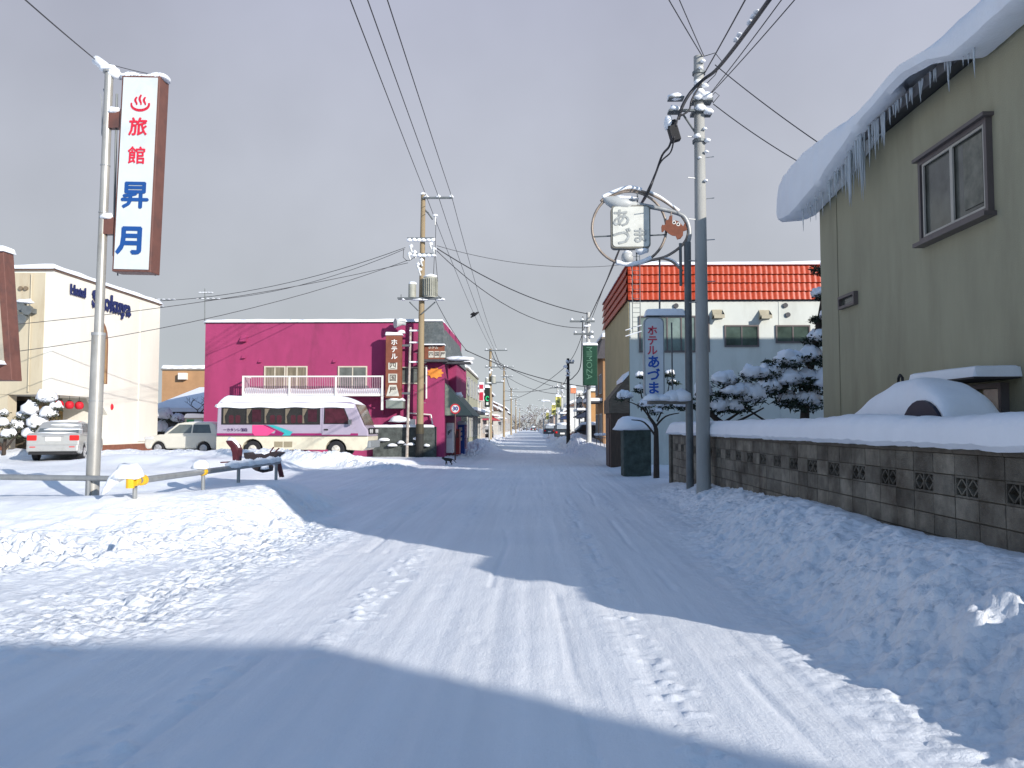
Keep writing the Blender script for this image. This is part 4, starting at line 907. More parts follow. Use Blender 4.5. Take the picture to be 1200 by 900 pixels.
# arched window on the side
ya, yb = yh(101), yh(119)
ac = (ya+yb)/2; ar = (yb-ya)/2
z0_, z1_ = at(105, 449, ac).z, at(110, 376, ac).z
ap = [(ya, z0_), (yb, z0_)]+[(ac+ar*math.cos(t), z1_-ar*1.6+ar*1.6*math.sin(t)) for t in np.linspace(0, math.pi, 12)]
aw = MB().prism(ap, (HX, 0, 0), EY, EZ, (.03, 0, 0)).build('arched_window', mat('arch_brown', (.22, .11, .06), .6, .2), ht)
ap2 = [(ac+(p-ac)*.8, z0_+.1+(q-z0_-.1)*.93) for p, q in ap]; MB().prism(ap2, (HX+.03, 0, 0), EY, EZ, (.008, 0, 0)).build('pane', mat('arch_tan', (.36, .24, .12), .4, .3, 2), aw)
LB = mat('gothic_navy', (.012, .02, .10), .5, .1)
def goth(s, pa, pb, ztop, zbot):
    """Thick broken-stroke letters: each letter's stem slanted and heavy, feet and heads as small diamonds."""
    n = len(s); y0, y1 = yh(pa), yh(pb); cap = ztop-zbot
    t = text(s, (HX+.075, (y0+y1)/2, (ztop+zbot)/2), EY, EZ, cap*1.42, LB, ht, depth=.05, bold=cap*.035)
    bb = [v.co.y for v in t.data.vertices]; w = max(bb)-min(bb); k = (y1-y0)/w; c_ = (max(bb)+min(bb))/2
    for v in t.data.vertices: v.co.y = c_+(v.co.y-c_)*k
    # diamonds at the stroke ends, as in blackletter
    d = MB(); r_ = random.Random(len(s)); m = n*2
    for i in range(m):
        y = y0+(y1-y0)*(i+.5)/m; sz = cap*.10
        for z in (zbot+.02, zbot+cap*.62): d.prism([(-sz, 0), (0, -sz), (sz, 0), (0, sz)], (HX+.05, y, z), EY, EZ, (.03, 0, 0))
    d.build('letter_serifs', LB, ht)
goth('Hotel', 70.5, 89, at(80, 336, yh(80)).z, at(80, 347, yh(80)).z)
goth('Shokuya', 97, 144, at(108, 343.5, yh(108)).z, at(108, 362, yh(108)).z)
for x, y in ((13.5, 338), (25, 338), (31, 338)):
    q = at(x, y, 33.57); MB().cyl(q+V3((0, -.08, 0)), q, .09, n=10).build('round_vent', mat('vent_brown', (.2, .15, .1), .6), ht)
fl = at(33, 364, 33.3)
MB().box(fl.x-.2, fl.x+.2, 33.0, 33.57, fl.z-.1, fl.z+.1).build('floodlight_bracket', DGALV, ht)
for dx, dz in ((-.15, .25), (.15, .05), (-.05, -.3)): MB().cyl(fl+V3((dx, -.1, dz)), fl+V3((dx+.05, -.45, dz-.1)), .14, .2, 10).build('floodlight', DGALV, ht)
MB().blob(fl+V3((0, -.25, .3)), (.38, .3, .16), seed=4).build('snow_cap', SNOW, ht, smooth=True)
MB().cyl((-21.0, 33.52, 3.1), (-21.0, 33.52, 8.1), .03, n=6).build('downpipe', MC['hotel_beige'], ht)
MB().tube([at(176, 360, 43.7), at(176, 440, 43.7), at(173, 470, 43.7)], .03, 5).build('drainpipe', DGALV, ht)
lan = thing('paper_lantern', 'red paper lantern under the hotel porch nearest the snowy shrub', 'lantern', group='red lanterns under the hotel porch')
LR = mat('lantern_red', (.62, .015, .03), .6, .05)
lm = MB(); prof_ = [(-.17, .07), (-.15, .13), (-.07, .175), (0, .185), (.07, .175), (.15, .13), (.17, .07)]
lm.tube([(0, 0, z) for z, _ in prof_], [r for _, r in prof_], 14); lm.build('shade', LR, lan, smooth=True)
MB().cyl((0, 0, .17), (0, 0, .21), .08, n=10).build('cap', BLACK, lan); MB().cyl((0, 0, .2), (0, 0, .4), .01, n=4).build('cord', BLACK, lan)
lab = ['red paper lantern under the hotel porch nearest the snowy shrub', 'red paper lantern in the middle of the three left of the sign post', 'red paper lantern just left of the steel sign post', 'lone red paper lantern just right of the steel sign post']
for i, x in enumerate((69.5, 81.5, 93, 128.5)):
    y = yh(x)*.995; q = at(x, 471 if i < 3 else 473, y); q.z = 2.60
    if i == 0: lan.location = q
    else: dup(lan, q, 0, lab[i])

# brown framed sign at the left edge
bs = thing('brown_framed_signboard', 'large brown framed sign box cut off at the edge beside the white hotel', 'sign', at(-10, 455, 24))
a, b = at(-45, 452, 24), at(2, 292, 24)
ob = MB(); w_ = .6
A0 = at(-45, 428, 24.0); A1 = at(5, 428, 24.0); T0 = at(-45, 292, 24.0); T1 = at(-1, 292, 24.0)
MB().prism([(a.x, 3.05), (A1.x+.12, 3.05), (T1.x-.0, T1.z), (a.x, T1.z)], (0, 24.2, 0), EX, EZ, (0, .5, 0)).build('casing', SBR, bs, bevel=.02)
MB().prism([(a.x, 3.55), (A1.x-.12, 3.55), (T1.x-.2, T1.z-.25), (a.x, T1.z-.25)], (0, 24.17, 0), EX, EZ, (0, .028, 0)).build('face', mat('sign_beige', (.42, .38, .30), .6, .15, 2), bs)
MB().cyl((a.x+.5, 24.45, gm(a.x+.5, 24.4)-.2), (a.x+.5, 24.45, 3.1), .12, n=12).build('post', STEEL, bs)
snowcap(a.x, T1.x+.02, 24.15, 24.72, T1.z+.01, .16, bs, seed=8); snowcap(a.x, A1.x-.10, 24.0, 24.16, 3.56, .1, bs, seed=9, name='ledge_snow')

# ------------------------------------------------------------------ magenta building
PK = mat('magenta_render', (.32, .038, .122), .8, .10, 1.5, .5, 40, dirt=(.20, .030, .08), dscale=.8, stretch=(1, 1, .4))
ZT = at(300, 379, 41).z
pb = thing('magenta_building', 'magenta rendered two-storey building with a snowy balcony and slate corner', 'building', (-10, 41, .3))
PX0 = at(239.5, 450, 41).x; PX1 = at(521, 450, 41).x
MB().box(PX0, PX1, 41, 51, -.3, ZT).build('wall', PK, pb)
MB().box(PX0-.03, at(499, 380, 41).x, 40.96, 51.03, ZT+.002, ZT+.08).build('roof_trim', mat('trim_dark', (.05, .03, .04), .6), pb)
snowcap(PX0-.05, PX1-1, 40.93, 51.0, ZT+.08, .13, pb, m=SNOWF, seed=1)
# slate mansard at the corner
SL = mat('slate', (.085, .10, .105), .7, .25, 8, .3, dirt=(.14, .15, .15), dscale=4)
mx0 = at(497, 380, 41).x; zm = at(500, 420, 41).z
m_ = MB(); a0, a1 = PX1-.12, PX1+.50
yb0 = 40.80
m_.add([(mx0, 40.90, ZT+.06), (a0, 40.90, ZT+.06), (a0, 50, ZT+.06), (mx0, 50, ZT+.06), (mx0, 40.72, zm), (PX1-.02, 40.72, zm), (a1, 49, 5.0), (mx0, 50, zm), (a1, 41.6, 5.0)],
       [(0, 1, 2, 3), (0, 4, 5, 1), (1, 5, 8), (1, 8, 6, 2), (4, 7, 6, 8, 5), (0, 3, 7, 4), (3, 2, 6, 7)])
m_.build('slate_mansard', SL, pb)
MB().box(mx0, a0+.03, 40.82, 50, ZT+.062, ZT+.16).build('snow_cap', SNOWF, pb, bevel=.03)
# side wing towards the street beyond the corner
MB().box(PX1+.002, PX1+.40, 43.2, 50, 3.4, 5.2).build('side_wall', PK, pb)
def fw(px0, px1, pt, pbm, **k):
    a = at(px0, pbm, 41); b = at(px1, pt, 41); return window(pb, (a.x, 41, a.z), (1, 0, 0), b.x-a.x, b.z-a.z, **k)
CRF = mat('cream_frame', (.55, .50, .40), .5, .1)
WP = mat('pane_tan', (.20, .17, .12), .2, .4, 2, stretch=(5, 5, .5)); WG = mat('pane_grey', (.12, .13, .12), .15, .4, 2)
fw(309.5, 335, 429, 458, frame=CRF, glass=WP, panes=2, fw=.07); fw(335.5, 360.5, 429, 458, frame=CRF, glass=WP, panes=2, fw=.07)
fw(396, 430.5, 429, 458, frame=CRF, glass=WG, panes=2, fw=.07); fw(470, 500, 430, 450, frame=CRF, glass=WG, panes=3, fw=.06)
for x, y, s in ((286, 397, .16), (286, 418, .09), (305, 423, .08), (392, 423, .08)):
    q = at(x, y, 41); MB().prism([(0, -s), (0, s), (-s*1.6, -s)], (q.x-s, 41, q.z), (0, 1, 0), EZ, (2*s, 0, 0)).build('vent_hood', PK, pb)
# balcony
YB = 40.05; bx0, bx1 = at(285, 460, YB).x, at(448, 460, YB).x; zf, zr2 = at(0, 462, YB).z, at(0, 441.5, YB).z
bal = MB().box(bx0, bx1, YB, 40.998, zf-.10, zf+.02).build('balcony', WHITE, pb)
MB().box(bx0, bx1, YB-.03, YB+.03, zr2-.04, zr2+.03).build('top_rail', WHITE, bal)
MB().box(bx0, bx0+.05, YB, 40.99, zr2-.04, zr2+.03).build('top_rail', WHITE, bal)
for k in range(4):
    x = bx0+(bx1-bx0)*k/3; MB().box(x-.045, x+.045, YB-.05, YB+.05, zf-.12, zr2+.03).build('balcony_post', WHITE, bal)
n_ = 78; bars = MB()
for k in range(n_): x = bx0+(bx1-bx0)*(k+.5)/n_; bars.box(x-.011, x+.011, YB-.01, YB+.01, zf+.02, zr2-.04)
for k in range(7): y = YB+.12*(k+.5); bars.box(bx0+.01, bx0+.03, y-.01, y+.01, zf+.02, zr2-.04)
bars.build('baluster_panel', mat('baluster', (.45, .32, .36), .5), bal)
snowcap(bx0, bx1, YB+.06, 40.97, zf+.02, .26, bal, m=SNOW, seed=3)
MB().cyl((bx1-.1, YB+.05, zf-.1), (bx1-.1, 40.99, zf-1.0), .04, n=6).build('strut', PK, bal); MB().box(bx1-.05, bx1+.05, YB-.05, YB+.05, zf-.8, zf-.1).build('post', WHITE, bal)
# signboard over the corner, shop window, downpipe, meter boxes
SR = mat('shop_sign_brown', (.20, .065, .035), .6, .2, 4)
a = at(497.5, 421, 40.6); b = at(520.5, 405, 40.6)
ssn = MB().box(a.x, b.x, 40.55, 40.85, a.z, b.z).build('shop_sign', SR, pb)
for k, ch in enumerate('四国屋'):
    x = a.x+.14+(b.x-a.x-.1)*(k+.25)/3; MB().box(x, x+.25, 40.53, 40.549, a.z+.08, a.z+.40).build('character_panel', mat('panel_cream', (.60, .58, .50), .5), ssn)
    text(ch, (x+.125, 40.524, a.z+.24), EX, EZ, .24, mat('char_dark', (.08, .06, .05), .6), ssn, depth=.004, bold=.004)
text('ホテル', ((a.x+b.x)/2-.05, 40.54, b.z-.11), EX, EZ, .17, MC['panel_cream'], ssn, depth=.006, bold=.003)
MB().box(a.x-.02, b.x+.05, 40.35, 40.98, b.z+.01, b.z+.07).build('ledge_snow', SNOWF, pb, bevel=.02); MB().box(a.x-.02, b.x+.15, 40.35, 40.98, a.z-.14, a.z-.02).build('ledge', FASC, pb)
pa = at(510, 437, 40.95); st = [((.30 if k % 2 else .40)*math.cos(k*math.pi/9)*1.1, (.30 if k % 2 else .40)*math.sin(k*math.pi/9)*.75) for k in range(18)]
MB().prism(st, (pa.x, 40.96, pa.z), EX, EZ, (0, .03, 0)).build('orange_poster', mat('poster_orange', (.75, .26, .04), .6, .25, 4), pb)
for (x0, y0, x1, y1, r) in ((499.5, 428, 499.5, 467, .05), (478, 484, 505, 486, .035), (505, 486, 507, 497, .035), (513, 386, 513, 490, .0)):
    if r: MB().cyl(at(x0, y0, 40.85), at(x1, y1, 40.85), r, n=6).build('pipe', WHITE, pb)
a = at(482, 497, 40.8); MB().box(a.x-.2, a.x+.2, 40.7, 41, a.z-.2, a.z+.25).build('meter_box', WHITE, pb, bevel=.03)
a = at(463, 474, 40.4); ac_ = MB().box(a.x-.42, a.x+.42, 40.1, 40.98, a.z-.2, a.z+.2).build('air_conditioner', mat('ac_grey', (.22, .25, .22), .6), pb, bevel=.03)
MB().blob((a.x, 40.5, a.z+.2), (.5, .35, .22), seed=3).build('snow_cap', SNOW, ac_, smooth=True)
a = at(467, 493, 40.4); MB().blob((a.x, 40.6, a.z), (.55, .35, .25), seed=7, flat=.3).build('snow_lump', SNOW, pb, smooth=True)
# grey-green canopy on the street side
CAN = mat('canopy_green', (.20, .23, .18), .7, .12, 2)
zc0, zc1 = at(525, 487, 42).z, at(525, 450, 42).z
y0, y1 = 41.05, 47.5; xo = PX1+1.45
MB().add([(PX1+.01, y0, zc1), (PX1+.01, y1, zc1), (xo, y1, zc0), (xo, y0, zc0), (PX1+.01, y0, zc0), (PX1+.01, y1, zc0)], [(0, 3, 2, 1), (0, 4, 3), (1, 2, 5), (3, 4, 5, 2), (0, 1, 5, 4)]).build('canopy', CAN, pb)
q = [(PX1+.05, 41.6, zc1+.02), (xo-.7, 43, (zc0+zc1)/2+.1)]
MB().blob((PX1+.5, 43.5, zc1-.55), (.22, 1.2, .2), seed=4, flat=.8).build('canopy_snow', SNOWF, pb, smooth=True)
MB().blob((PX1+.7, 41.2, at(530, 421, 41).z), (.75, .5, .18), seed=6, flat=.6).build('ledge_snow', SNOWF, pb, smooth=True)
MB().box(PX1-.1, PX1+1.3, 40.9, 41.6, at(530, 424, 41).z-.1, at(530, 424, 41).z).build('eave', FASC, pb)
# low dark stone wall before it
sw = thing('stone_wall', 'low dark stone wall before the magenta building half buried in snow', 'wall', (-6, 40.6, .2))
STN = mat('dark_stone', (.07, .08, .075), .9, .5, 3, .8, 14)
MB().box(at(437, 500, 40.6).x, at(511, 500, 40.6).x, 40.62, 40.90, -.2, at(0, 500, 40.6).z).build('wall', STN, sw, bevel=.02)
snowcap(at(437, 500, 40.6).x, at(508, 500, 40.6).x, 40.62, 40.90, at(0, 500, 40.6).z, .10, sw, seed=4)
r_ = random.Random(2)
for k in range(7):
    x = at(440+k*10, 510, 40.5).x; MB().blob((x, 40.55-r_.random()*.15, .75+r_.uniform(-.2, .3)), (r_.uniform(.15, .35), .15, .12), seed=k).build('snow_lump', SNOW, sw, smooth=True)

# brown hotel sign on the white pole, with loudspeaker
hs = thing('brown_hotel_sign', 'tall brown vertical hotel sign with white characters on a thin snowy pole', 'sign', at(461, 467, 37.5))
YH = 40.12
a = at(451.5, 466.5, YH); b = at(470.5, 392, YH)
MB().box(a.x, b.x, YH, YH+.35, a.z, b.z).build('casing', SR, hs, bevel=.015)
snowcap(a.x, b.x, YH, YH+.35, b.z, .12, hs, seed=4)
MB().blob((b.x-.02, YH+.15, b.z+.10), (.2, .18, .14), seed=5).build('snow_lump', SNOW, hs, smooth=True)
for i, ch in enumerate('ホテル'): text(ch, at(462, 401.5+i*8.3, YH-.012), EX, EZ, .33, WHITE, hs, depth=.006, bold=.008)
for i, ch in enumerate('四国屋'):
    q = at(460.3, 429+i*14.3, YH); w0, w1 = .22, .22
    if i == 2: w0, w1 = .32, .18
    h = .17+.055*i
    MB().prism([(-w0, -h), (w0, -h), (w1, h), (-w1, h)], (q.x, YH-.006, q.z), EX, EZ, (0, .005, 0)).build('character_panel', MC['panel_cream'], hs)
    text(ch, (q.x, YH-.011, q.z), EX, EZ, .36, MC['char_dark'], hs, depth=.004, bold=.006)
wp = thing('slim_steel_pole', 'slim weathered pole with a loudspeaker beside the brown hotel sign', 'pole', (at(478, 530, YH+.3).x, YH+.3, .3))
x = at(478, 530, YH).x
MB().cyl((x-.10, YH+.3, .1), (x+.05, YH+.3, at(0, 384, YH).z), .075, .055, 10).build('pole', mat('rust_white', (.40, .36, .32), .7, .3, 5, dirt=(.2, .12, .08), dscale=4), wp)
for y in (405, 461): q = at(474, y, YH+.3); MB().box(b.x, x+.05, YH+.2, YH+.3, q.z-.05, q.z+.05).build('bracket', DGALV, wp)
for y in (387, 401, 424): q = at(484, y, YH); MB().box(x, at(490, y, YH).x, YH+.2, YH+.3, q.z-.03, q.z+.05).build('snowy_bracket', SNOW, wp, bevel=.02)
q = at(472, 379, YH+.3); MB().tube([q+V3((-.35, -.2, -.02)), q+V3((-.05, 0, 0)), q+V3((.15, 0, -.03))], [.24, .10, .08], 14).build('loudspeaker', mat('speaker_grey', (.4, .42, .42), .5), wp, smooth='auto')
MB().blob(q+V3((-.1, 0, .12)), (.25, .2, .14), seed=3).build('snow_cap', SNOW, wp, smooth=True)

# ------------------------------------------------------------------ poles down the street
PWOOD = mat('pole_tan', (.29, .22, .13), .8, .2, 2, .2, 30, stretch=(2, 2, .3), dirt=(.22, .17, .11), dscale=2)
INS = mat('insulator', (.55, .56, .55), .3, .1)
def street_pole(label, px_base, Y, ytop, lean=0, m=PWOOD, arms=((.10, 1.6), (.30, 1.4)), transformer=False, seed=0, side=1, r=.15, group='utility poles down the street'):
    x = at(px_base, 520, Y).x; z0 = gm(x, Y); zt = at(px_base, ytop, Y).z; H = zt-z0; rr = random.Random(seed)
    t = thing('utility_pole', label, 'utility pole', (x, Y, z0), group)
    top = V3((x+lean, Y, zt)); base = V3((x, Y, z0-.3))
    MB().tube([base, top], [r*1.15, r*.75], 12).build('pole', m, t, smooth='auto')
    for (f_, w) in arms:
        z = zt-f_*3.2; xx = x+lean*((z-z0)/H)
        MB().box(xx-w*(.5 if side == 0 else .25 if side > 0 else .75), xx+w*(.5 if side == 0 else .75 if side > 0 else .25), Y-.24, Y-.14, z-.05, z+.05).build('crossarm', DGALV, t)
        for k in range(3):
            xi = xx-w*(.5 if side == 0 else .25 if side > 0 else .75)+w*(.08+.42*k)
            io = MB().tube([(xi, Y-.19, z+.05), (xi, Y-.19, z+.14), (xi, Y-.19, z+.22)], [.035, .06, .03], 8).build('insulator', INS, t)
            MB().blob((xi, Y-.19, z+.10), (.10, .08, .08), seed=seed+k).build('snow_cap', SNOW, io, smooth=True)
    for k in range(5):
        z = zt-rr.uniform(.1, .55)*H*.5; MB().blob((x+lean*.8+rr.uniform(-.25, .25), Y-.15, z), (rr.uniform(.08, .2), .1, rr.uniform(.05, .14)), seed=seed*7+k, flat=.6).build('snow_lump', SNOW, t, smooth=True)
    if transformer:
        z = zt-.38*H
        MB().box(x-.62, x+.66, Y-.45, Y-.10, z-.08, z).build('platform', DGALV, t)
        for dx, s in ((-.35, .17), (.33, .24)):
            c_ = MB().cyl((x+dx, Y-.28, z), (x+dx, Y-.28, z+s*3.1), s, n=14).build('transformer', mat('transformer_grey', (.33, .33, .28), .6, .2), t)
            MB().blob((x+dx, Y-.28, z+s*3.1), (s*1.05, s, .12), seed=3).build('snow_cap', SNOW, c_, smooth=True)
        MB().blob((x-.1, Y-.3, z), (.5, .15, .12), seed=3).build('snow_lump', SNOW, t, smooth=True)
    return t
# the near one, with its particular fittings
YN = 40.3
def pn(px, py, Y=YN): return at(px, py, Y)
xn = pn(491.5, 540).x; gn = gm(xn, YN); topn = pn(496, 228)
np_ = thing('utility_pole', 'tall tan utility pole with snowy transformers before the magenta building', 'utility pole', (xn, YN, gn), 'utility poles down the street')
zb1 = pn(0, 497).z; zb2 = pn(0, 508).z
def ptn(z): return V3((xn+(topn.x-xn)*(z-gn)/(topn.z-gn), YN, z))
MB().tube([ptn(gn-.4), ptn(topn.z)], [.185, .115], 16).build('pole', PWOOD, np_, smooth='auto')
MB().tube([ptn(zb2), ptn(zb1)], [.20, .197], 16).build('striped_guard', mat('guard_stripes', (.06, .05, .03), .7, .5, 9, stretch=(8, 8, .3)), np_)
MB().tube([ptn(gn-.2), ptn(zb2-.01)], [.198, .196], 16).build('dark_base', mat('guard_black', (.03, .03, .028), .8, .3), np_)
MB().box(topn.x, pn(531, 234).x, YN-.2, YN-.1, pn(0, 236).z-.04, pn(0, 236).z+.05).build('crossarm', DGALV, np_)
for x in (500, 514, 529):
    q = pn(x, 232); io = MB().tube([(q.x, YN-.15, q.z-.06), (q.x, YN-.15, q.z+.08), (q.x, YN-.15, q.z+.16)], [.04, .07, .03], 8).build('insulator', INS, np_)
    MB().blob((q.x, YN-.15, q.z+.0), (.14, .1, .09), seed=x).build('snow_cap', SNOW, io, smooth=True)
MB().blob(topn, (.18, .16, .12), seed=2).build('snow_cap', SNOW, np_, smooth=True)
MB().tube([pn(496, 244), pn(502, 250), pn(507, 257)], .05, 6).build('arm_brace', DGALV, np_); MB().cyl(pn(510, 253), pn(510, 264), .05, n=6).build('fuse', INS, np_)
MB().blob(pn(510, 253), (.15, .12, .10), seed=2).build('snow_lump', SNOW, np_, smooth=True)
for (x0, x1, y) in ((478, 509, 283), (484, 509, 301)):
    MB().box(pn(x0, y).x, pn(x1, y).x, YN-.28, YN-.16, pn(0, y).z-.06, pn(0, y).z+.04).build('crossarm', DGALV, np_)
    k = 0
    for x in np.arange(x0+2, x1, 5.5):
        MB().blob(pn(x, y-1, YN-.22), (.15, .13, .13), seed=k, flat=.5).build('snow_lump', SNOW, np_, smooth=True); k += 1
for i, (x, y) in enumerate(((482, 291), (486, 298), (505, 288), (509, 294), (490, 312), (494, 307), (492, 318), (480, 300))):
    MB().tube([pn(x, y-5, YN-.22), pn(x-1, y, YN-.26), pn(x+1, y+5, YN-.22)], [.03, .07, .05], 6).build('insulator', INS, np_)
    MB().blob(pn(x, y-2, YN-.24), (.11, .1, .10), seed=i, flat=.7).build('snow_lump', SNOW, np_, smooth=True)
zpl = pn(0, 352).z
MB().box(pn(470, 0).x, pn(520, 0).x, YN-.45, YN-.12, zpl-.06, zpl+.02).build('platform', DGALV, np_)
for a, b in (((480, 354), (490, 364)), ((510, 354), (494, 368))): MB().cyl(pn(*a, YN-.2), pn(*b, YN-.2), .035, n=6).build('brace', DGALV, np_)
for x, w, yt in ((483, 4.5, 336), (504, 7.5, 328)):
    q = pn(x, 352, YN-.3); zt = pn(0, yt).z; w_ = w*YN/F
    tr = MB(); tr.cyl((q.x, YN-.3, zpl+.02), (q.x, YN-.3, zt), w_, n=18)
    if w > 5:
        for k in range(12): a = math.pi+k*math.pi/11; tr.obox((q.x+math.cos(a)*(w_+.03), YN-.3+math.sin(a)*(w_+.03), (zpl+zt)/2), (math.cos(a)*.035, math.sin(a)*.035, 0), (-math.sin(a)*.008, math.cos(a)*.008, 0), (0, 0, (zt-zpl)*.42))
    to = tr.build('transformer', mat('transformer_grey', (.33, .33, .28), .6, .2), np_, smooth='auto'); MB().blob((q.x, YN-.3, zt), (w_*1.1, w_, .14), seed=x).build('snow_cap', SNOW, to, smooth=True)
for i, (x, w) in enumerate(((473, .12), (490, .35), (515, .2), (519, .1), (498, .2))): MB().blob(pn(x, 351.5, YN-.3), (w, .16, .10), seed=i+3).build('snow_lump', SNOW, np_, smooth=True)
for x0, y0, x1, y1 in ((511, 256, 513, 330), (509, 300, 511, 340), (473, 292, 476, 305), (476, 305, 488, 300), (509, 335, 521, 352), (470, 345, 474, 352)): MB().tube([pn(x0, y0, YN-.3), pn((x0+x1)/2-2, (y0+y1)/2+3, YN-.3), pn(x1, y1, YN-.3)], .014, 5).build('lead_wire', BLACK, np_)
for i in range(7): z = gn+2.2+.5*i; q = ptn(z); s = 1 if i % 2 else -1; MB().cyl(q, q+V3((s*.28, 0, 0)), .012, n=5).build('climbing_peg', GALV, np_)
for (px, Y, yt, lab, tr, r_) in ((574.5, 85, 409, 'second utility pole on the left of the street, beside the black shop sign', True, .17), (590.5, 120, 429, 'third utility pole on the left of the street, behind the black sign', False, .15), (599, 160, 455, 'fourth utility pole on the left of the street', False, .15), (604.5, 215, 468, 'fifth utility pole on the left of the street, almost at its end', False, .15), (609, 290, 478, 'farthest utility pole on the left before the trees', False, .14)):
    street_pole(lab, px, Y, yt, lean=0, transformer=tr, seed=int(px), arms=((.05, 2.4), (.6, 2.2), (1.1, 1.8)) if tr else ((.05, 2.0), (.5, 1.8)), r=r_)
WPOLE = mat('pole_pale', (.42, .42, .40), .7, .12, 3)
mp_ = street_pole('pale utility pole on the right holding the green vertical sign', 690, 49, 366, m=WPOLE, arms=((.18, 1.5), (.42, 1.2)), seed=3, side=-1, r=.14)
street_pole('dark bare utility pole on the right of the street beside parked cars', 666, 55, 420, m=mat('pole_dark', (.035, .032, .03), .8, .2), arms=((.1, .5),), seed=9, side=1, r=.12)
street_pole('thin pale utility pole on the right beside the yellow signs', 658.5, 92, 448, m=WPOLE, arms=((.2, 1.4),), seed=11, side=-1, r=.14)
street_pole('distant utility pole on the right just behind the yellow signs', 653.5, 130, 449, m=WPOLE, arms=((.2, 1.6),), seed=12, side=-1, r=.14)
street_pole('far thin utility pole on the right near the lamp arms', 637, 180, 466, m=WPOLE, arms=((.2, 1.6),), seed=13, side=-1, r=.13)
lamp2 = thing('street_lamp', 'distant street lamp with a curved arm over the street', 'street lamp', at(648, 512, 140))
MB().tube(curve([at(648, 512, 140), at(648, 480, 140), at(646, 472, 140), at(640, 470, 140)]), .09, 6).build('pole', WPOLE, lamp2); MB().blob(at(639.5, 470, 140), (.8, .3, .2), seed=1).build('lamp_head', SNOWF, lamp2)

# signs by the street
def vsign(name, label, px0, px1, py0, py1, Y, cas, face, d=.3, post=None, capsnow=True):
    a = at(px0, py1, Y); b = at(px1, py0, Y); t = thing(name, label, 'sign', (a.x, Y, a.z))
    MB().box(a.x, b.x, Y, Y+d, a.z, b.z).build('casing', cas, t, bevel=.02)
    MB().box(a.x+.06, b.x-.06, Y-.012, Y-.002, a.z+.06, b.z-.06).build('face', face, t)
    if capsnow: snowcap(a.x, b.x, Y, Y+d, b.z+.005, max(.08, Y*.0025), t, seed=px0)
    if post: MB().cyl((post, Y+d/2, gm(post, Y)-.2), (post, Y+d/2, a.z+.05 if a.x < post < b.x else b.z), .07, n=8).build('post', WPOLE, t)
    return t, a, b
GR = mat('sign_green', (.005, .045, .024), .45, .12, 3)
gs, a, b = vsign('green_shop_sign', 'dark green vertical sign box with pale sideways lettering on the pale pole', 683.5, 700, 404, 451.5, 48.3, GR, GR, d=.5)
text('MIMOZA', ((a.x+b.x)/2-.08, 48.28, (a.z+b.z)/2+.12), (0, 0, -1), (1, 0, 0), .50, mat('sign_pale_green', (.10, .22, .15), .5), gs, depth=.01, bold=-.006)
YS = mat('sign_yellow', (.72, .66, .18), .5, .05); INK = mat('ink', (.02, .02, .02), .6)
for (x0, x1, y0, y1, Y, lab, s) in ((651, 657.5, 464.5, 477.5, 88, 'nearest pale yellow vertical sign with dark characters on the right of the street', '食事処'), (646.5, 651.5, 474, 486, 100, 'pale yellow vertical sign just behind and below the nearest yellow one', '食事'), (640, 643.2, 483, 491.5, 125, 'small farthest yellow vertical sign on the right of the street', '酒店')):
    t, a, b = vsign('yellow_sign', lab, x0, x1, y0, y1, Y, YS, YS)
    t['group'] = 'pale yellow shop signs down the street'
    for i, ch in enumerate(s): text(ch, ((a.x+b.x)/2, Y-.02, b.z-(b.z-a.z)*(i+.5)/len(s)), EX, EZ, (b.z-a.z)/len(s)*.85, INK, t, depth=.01)
    MB().cyl((b.x-.05, Y+.15, 0), (b.x-.05, Y+.15, a.z+.1), .07, n=6).build('post', WPOLE, t)
WSG = mat('sign_plain_white', (.62, .62, .60), .5, .05)
t, a, b = vsign('white_shop_sign', 'white vertical sign with three black characters above the blue awning', 675.5, 682.5, 460, 491, 72, WSG, WSG)
for i, ch in enumerate('大成館'): text(ch, ((a.x+b.x)/2, 71.97, b.z-(b.z-a.z)*(i+.45)/3), EX, EZ, .56, INK, t, depth=.01, bold=.01)
MB().cyl(((a.x+b.x)/2, 72.2, 0), ((a.x+b.x)/2, 72.2, a.z+.1), .08, n=6).build('post', WPOLE, t)
t, a, b = vsign('red_banner_sign', 'red and white vertical sign on the left of the street', 561, 567, 450, 470, 74, mat('banner_white', (.6, .55, .55), .5), mat('banner_red', (.45, .02, .05), .5, .1))
MB().box(a.x+.07, b.x-.07, 73.97, 73.986, b.z-.75, b.z-.45).build('white_panel', WSG, t)
MB().cyl((a.x+.1, 74.2, 0), (a.x+.1, 74.2, a.z+.1), .07, n=6).build('post', WPOLE, t)
t, a, b = vsign('black_shop_sign', 'black vertical sign with a green round mark next to the second left pole', 568, 574, 454, 477, 76, BLACK, mat('sign_black', (.012, .02, .015), .4))
MB().tube([at(571+1.6*math.cos(a_), 467-2.6*math.sin(a_), 75.96) for a_ in np.linspace(.4, 5.6, 12)], .05, 5).build('green_mark', mat('mark_green', (.03, .55, .2), .4), t); MB().box(a.x+.14, b.x-.12, 75.965, 75.98, a.z+.2, a.z+.45).build('white_mark', WSG, t)
MB().cyl((b.x-.05, 76.2, 0), (b.x-.05, 76.2, a.z+.1), .07, n=6).build('post', WPOLE, t)
t, a, b = vsign('orange_sign', 'small orange shop sign above the blue awning behind the dark pole', 668.5, 675, 454, 461, 78, mat('sign_orange', (.60, .20, .10), .6, .2), mat('sign_orange2', (.65, .24, .12), .6, .3, 4))
MB().cyl((b.x-.1, 78.2, 0), (b.x-.1, 78.2, a.z+.1), .07, n=6).build('post', WPOLE, t)
